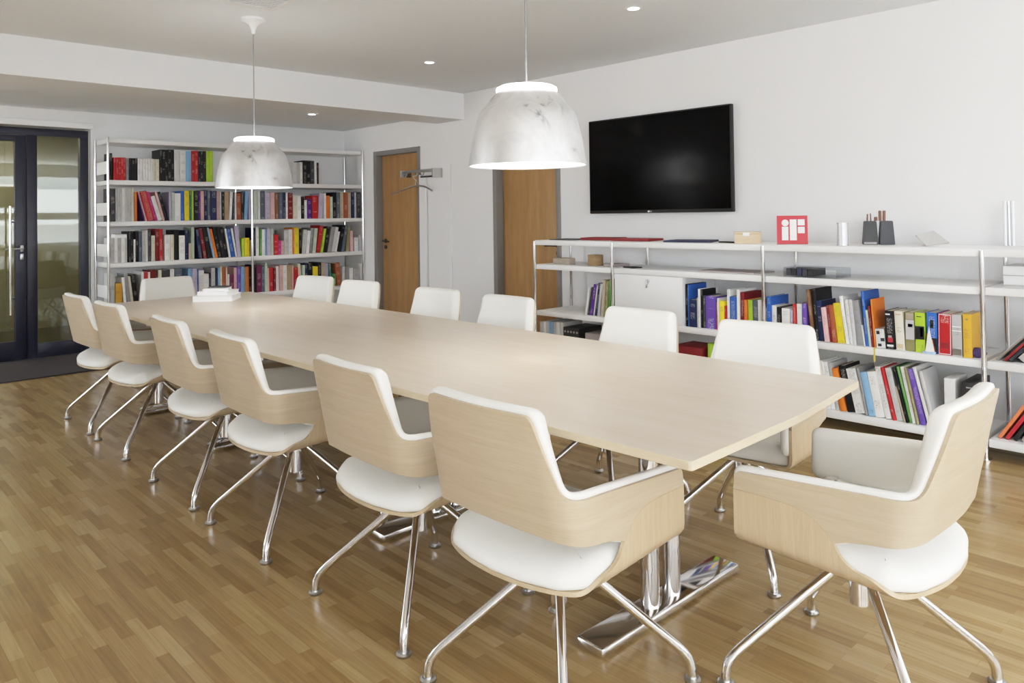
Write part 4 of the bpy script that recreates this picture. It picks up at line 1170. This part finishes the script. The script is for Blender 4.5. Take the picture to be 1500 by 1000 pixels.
# upper shelf
rbox('wooden_box', 4.66, 4.27, Z2, .07, .20, .052, 'box_wood_grey', -6, .003, 'low greyish wooden box on the sideboard\'s far upper shelf', 'box')
rbox('wooden_cube', 4.665, 3.935, Z2, .085, .095, .088, 'box_wood_dark', -10, .003, 'brown wooden cube on the sideboard\'s far upper shelf', 'box')
rbox('magazine', 4.70, 3.75, Z2, .17, .115, .022, 'greycard', -4, .002, 'grey pink magazine lying beside the brown wooden cube', 'magazine')
rbox('magazine', 4.64, 3.55, Z2, .09, .12, .008, 'blackbox', -14, .002, 'small dark brochure lying right of the sideboard post, far upper shelf', 'magazine')
folder('folder', [(4.60, 2.95), (4.86, 2.93), (4.84, 2.50), (4.60, 2.52)], Z2, .010, 'greycard', 'flat grey pink folder lying on the upper shelf right of the locker', 'folder')
o = thing('display_case', 'flat clear display case with dark inserts on the sideboard\'s upper shelf', 'display case', (4.66, 2.13, Z2 + .0006), radians(-90))
bm = bm_new(); add_box(bm, -.17, .17, -.10, .10, .0, .008); add_box(bm, -.17, .17, -.10, .10, .052, .060, .002)
for x in (-.17, .164): add_box(bm, x, x + .006, -.10, .10, .008, .052)
obj('clear_case', bm, 'clear', o, smooth=False)
for k in range(5):
    bm = bm_new(); add_box(bm, -.155 + k * .035, -.125 + k * .035, -.092, .092, .0085, .0515)
    obj('insert', bm, ['slate', 'dark', 'navycard', 'slate', 'dark'][k], o, smooth=False)

# ------------------------------------------------------------------ books on the table
TB = thing('book', 'thick white book at the bottom of the stack on the table', 'book', (2.235, 5.43, .7406), radians(-38), 'white books stacked on the table')
def flat_book(root, sx, sy, t, cov):
    bm = bm_new(); add_box(bm, -sx / 2, sx / 2, -sy / 2, sy / 2, 0, .003); add_box(bm, -sx / 2, sx / 2, -sy / 2, sy / 2, t - .003, t); add_box(bm, -sx / 2, -sx / 2 + .003, -sy / 2, sy / 2, .003, t - .003)
    obj('cover', bm, cov, root, smooth=False)
    bm = bm_new(); add_box(bm, -sx / 2 + .003, sx / 2 - .004, -sy / 2 + .004, sy / 2 - .004, .003, t - .003)
    obj('page_block', bm, 'shelf', root, smooth=False)
flat_book(TB, .27, .25, .040, 'shelf')
t2 = thing('book', 'white book in the middle of the stack on the table', 'book', (2.245, 5.435, .7812), radians(-46), 'white books stacked on the table')
flat_book(t2, .22, .205, .026, 'shelf')
t3 = thing('book', 'smaller white book lying third up in the table stack', 'book', (2.24, 5.44, .8078), radians(-32), 'white books stacked on the table')
flat_book(t3, .175, .15, .018, 'shelf')
t4 = thing('notebook', 'thin dark notebook on top of the white books on the table', 'notebook', (2.255, 5.45, .8264), radians(-44))
flat_book(t4, .12, .10, .008, 'blackbox')

# ------------------------------------------------------------------ television
tv = thing('television', 'large black flat screen television on the right wall', 'television', (5.06, 3.628, 1.722), 0)
W2, H2 = .692, .402
bm = bm_new(); add_box(bm, -.004, .036, -W2, W2, -H2, H2, .006); obj('housing', bm, 'dark', tv, angle=30)
bm = bm_new(); add_box(bm, -.0062, -.003, -W2 + .012, W2 - .012, -H2 + .026, H2 - .012, .0008); obj('screen', bm, 'screen', tv, angle=30)
bm = bm_new(); add_box(bm, .030, .0597, -.18, .18, -.16, .16); obj('wall_mount', bm, 'steel', tv, smooth=False)
def text_mesh(name, s, size, parent, mat, M4):
    cu = bpy.data.curves.new(name, 'FONT'); cu.body = s; cu.size = size; cu.extrude = .0004; cu.align_x = 'CENTER'; cu.align_y = 'CENTER'
    ob = bpy.data.objects.new(name, cu); COLL.objects.link(ob)
    bpy.context.view_layer.update()
    me = bpy.data.meshes.new_from_object(ob.evaluated_get(bpy.context.evaluated_depsgraph_get()))
    bpy.data.objects.remove(ob)
    me.materials.append(M[mat])
    o2 = bpy.data.objects.new(name, me); COLL.objects.link(o2); o2.parent = parent
    o2.matrix_local = M4
    return o2
face = Matrix.Rotation(-pi / 2, 4, 'Z') @ Matrix.Rotation(pi / 2, 4, 'X')
text_mesh('brand_lettering', 'LG', .018, tv, 'tin', Matrix.Translation((-.0066, .046, -H2 + .0135)) @ face)
bm = bm_new(); add_cyl(bm, (-.0045, .066, -H2 + .0135), (-.0068, .066, -H2 + .0135), .0075, seg=20); obj('brand_badge', bm, 'tin', tv)

# ------------------------------------------------------------------ coat rack and hanger
cr = thing('coat_rack', 'steel coat rack bar mounted on the wall beside the far oak door', 'coat rack')
bm = bm_new()
add_box(bm, 4.985, 5.015, 6.47, 7.02, 1.80, 1.83, .003); obj('bar', bm, 'steel', cr, angle=30)
for y in (6.45, 7.03):
    bm = bm_new(); add_box(bm, 4.98, XW, y - .012, y + .012, 1.735 if y < 7 else 1.76, 1.835, .002); obj('bracket', bm, 'steel', cr, angle=30)
bm = bm_new(); add_tube(bm, [(5.03, 6.46, 1.752), (5.03, 6.72, 1.752)], .009)
obj('hook_rail', bm, 'brass', cr)
for y in (6.62, 6.74, 6.93):
    bm = bm_new(); add_tube(bm, [(5.0, y, 1.80), (4.99, y, 1.775), (4.975, y, 1.76), (4.96, y, 1.765), (4.955, y, 1.78)], .006)
    obj('hook', bm, 'chrome', cr)
hg = thing('coat_hanger', 'thin curved metal coat hanger hanging from the wall coat rack', 'coat hanger', (4.976, 6.76, 1.574))
bm = bm_new(); add_tube(bm, [(-.0, .0, .08)] + [(.0 - .02 * sin(t), .022 * cos(t), .165 + .022 * sin(t)) for t in [(-.5 + 1.3 * i / 8) * pi for i in range(9)]][:9], .004)
obj('hook', bm, 'chrome', hg)
bm = bm_new(); add_tube(bm, [(0, .46, .0), (0, .25, .035), (0, .09, .07), (0, 0, .08), (0, -.10, .078), (0, -.20, .06), (0, -.31, .015)], [.006, .007, .008, .009, .009, .009, .010])
obj('shoulder_bar', bm, 'steel', hg)

# ------------------------------------------------------------------ pendant lamps, downlights, vent
def pendant(y, lab):
    p = thing('pendant_lamp', lab, 'pendant lamp', (2.15, y, 0), 0, 'silver dome pendants over the table')
    prof = [(.118, 1.812), (.143, 1.788), (.165, 1.757), (.182, 1.738), (.193, 1.725), (.203, 1.695), (.211, 1.663), (.219, 1.628), (.225, 1.60), (.231, 1.56), (.236, 1.532), (.238, 1.516)]
    inn = [(r - .005, z - .002) for r, z in prof][::-1]; inn[0] = (.233, 1.516)
    bm = bm_new(); add_lathe(bm, prof + inn, 72, close=True); obj('dome', bm, 'silver', p, angle=60)
    bm = bm_new(); add_lathe(bm, [(0, 1.5215), (.228, 1.5215), (.231, 1.525), (.226, 1.529), (0, 1.529)], 64); obj('diffuser', bm, 'glow', p)
    bm = bm_new(); add_lathe(bm, [(.0, 1.806), (.112, 1.808), (.121, 1.811), (.1235, 1.818), (.121, 1.828), (.108, 1.835), (0, 1.838)], 56); obj('top_ring', bm, 'glow_ring', p)
    bm = bm_new(); add_cyl(bm, (0, 0, 1.837), (0, 0, 2.53), .0035, seg=10); obj('cord', bm, 'cord', p)
    bm = bm_new(); add_lathe(bm, [(0, 2.50), (.010, 2.50), (.014, 2.53), (.028, 2.56), (.055, 2.578), (.074, 2.584), (.074, 2.599), (0, 2.599)], 40); obj('canopy', bm, 'canopy', p)
    L = bpy.data.lights.new('pendant_bulb', 'SPOT'); L.energy = 7; L.color = (1, .95, .88); L.shadow_soft_size = .16; L.spot_size = radians(150); L.spot_blend = .6
    lo_ = bpy.data.objects.new('pendant_bulb', L); COLL.objects.link(lo_); lo_.location = (0, 0, 1.512); lo_.parent = p
pendant(2.16, 'nearer silver dome pendant lamp hanging over the table')
pendant(4.63, 'farther silver dome pendant lamp hanging before the bookcase')
for k, (x, y, z, lab) in enumerate(((3.998, 7.234, ZS, 'small round downlight in the lowered ceiling before the bookcase'), (3.856, 5.015, ZC, 'small round ceiling downlight farther from the television'), (3.82, 2.88, ZC, 'small round ceiling downlight above the television'))):
    d = thing('downlight', lab, 'downlight', (x, y, z), 0, 'recessed downlights')
    bm = bm_new(); add_lathe(bm, [(.036, -.001), (.052, -.001), (.054, -.004), (.050, -.006), (.040, -.006), (.036, -.004)], 36, close=True); obj('trim_ring', bm, 'canopy', d)
    bm = bm_new(); add_lathe(bm, [(0, -.0015), (.037, -.0015), (.037, -.003), (0, -.003)], 28); obj('lens', bm, 'spot', d)
    L = bpy.data.lights.new('downlight_beam', 'SPOT'); L.energy = 10; L.color = (1, .94, .86); L.spot_size = radians(95); L.spot_blend = .8; L.shadow_soft_size = .05
    lo_ = bpy.data.objects.new('downlight_beam', L); COLL.objects.link(lo_); lo_.location = (0, 0, -.01); lo_.parent = d
vt = thing('ceiling_vent', 'square slatted vent in the ceiling at the top photo edge', 'vent', (1.99, 4.21, ZC), 0)
bm = bm_new()
for a in ((-.16, .16, -.16, -.13), (-.16, .16, .13, .16), (-.16, -.13, -.13, .13), (.13, .16, -.13, .13)): add_box(bm, *a, -.008, -.0005, .002)
obj('frame', bm, 'canopy', vt, angle=30)
bm = bm_new()
for k in range(9): add_box(bm, -.13, .13, -.118 + k * .0295 - .005, -.118 + k * .0295 + .005, -.006, -.001)
obj('slat', bm, 'ceil', vt, smooth=False)
bm = bm_new(); add_box(bm, -.13, .13, -.13, .13, -.0009, -.0004); obj('backing', bm, 'frame_grey', vt, smooth=False)

# ------------------------------------------------------------------ light
w = bpy.data.worlds.new('daylight'); SC.world = w
w.use_nodes = True
nt = w.node_tree
bg = nt.nodes['Background']
tcw = N(nt, 'ShaderNodeTexCoord'); sp = N(nt, 'ShaderNodeSeparateXYZ'); nt.links.new(tcw.outputs['Generated'], sp.inputs[0])
rmp = N(nt, 'ShaderNodeValToRGB'); nt.links.new(sp.outputs['Z'], rmp.inputs[0])
rmp.color_ramp.elements[0].position = 0.; rmp.color_ramp.elements[0].color = (1., .97, .93, 1)
rmp.color_ramp.elements[1].position = .12; rmp.color_ramp.elements[1].color = (.86, .93, 1., 1)
nt.links.new(rmp.outputs[0], bg.inputs[0])
bg.inputs[1].default_value = 9.0

def area(name, loc, rot, sx, sy, e, col):
    L = bpy.data.lights.new(name, 'AREA'); L.shape = 'RECTANGLE'; L.size = sx; L.size_y = sy; L.energy = e; L.color = col
    o = bpy.data.objects.new(name, L); COLL.objects.link(o); o.location = loc; o.rotation_euler = rot
zc = (WZ0 + WZ1) / 2
def portal(name, loc, rot, sx, sy):
    area(name, loc, rot, sx, sy, 1, (1, 1, 1))
    bpy.data.lights[name].cycles.is_portal = True
for k, (p, q) in enumerate(RW): portal('rear_window_portal_%d' % k, ((p + q) / 2, YR - .28, zc), (radians(90), 0, 0), q - p, WZ1 - WZ0)
for k, (p, q) in enumerate(LW): portal('left_fill_portal_%d' % k, (XL - .28, (p + q) / 2, zc), (radians(90), 0, radians(-90)), q - p, WZ1 - WZ0)
area('corridor_fill', (.8, 9.9, 2.55), (0, 0, 0), 2.2, .5, 26, (1., .95, .8))  # added fill, no visible fitting: brightens the corridor behind the glass

SC.view_settings.view_transform = 'Standard'
SC.view_settings.look = 'None'
SC.view_settings.exposure = .14
SC.view_settings.gamma = 1.08
# soft photographic shoulder
SC.view_settings.use_curve_mapping = True
cm = SC.view_settings.curve_mapping
cv = cm.curves[3]
for x, y in ((.02, .038), (.05, .110), (.1, .24), (.2, .47), (.3, .635), (.4, .745), (.5, .825), (.75, .935)): cv.points.new(x, y)
cm.update()
try:
    SC.cycles.diffuse_bounces = 6
    SC.cycles.max_bounces = 12
except Exception: pass
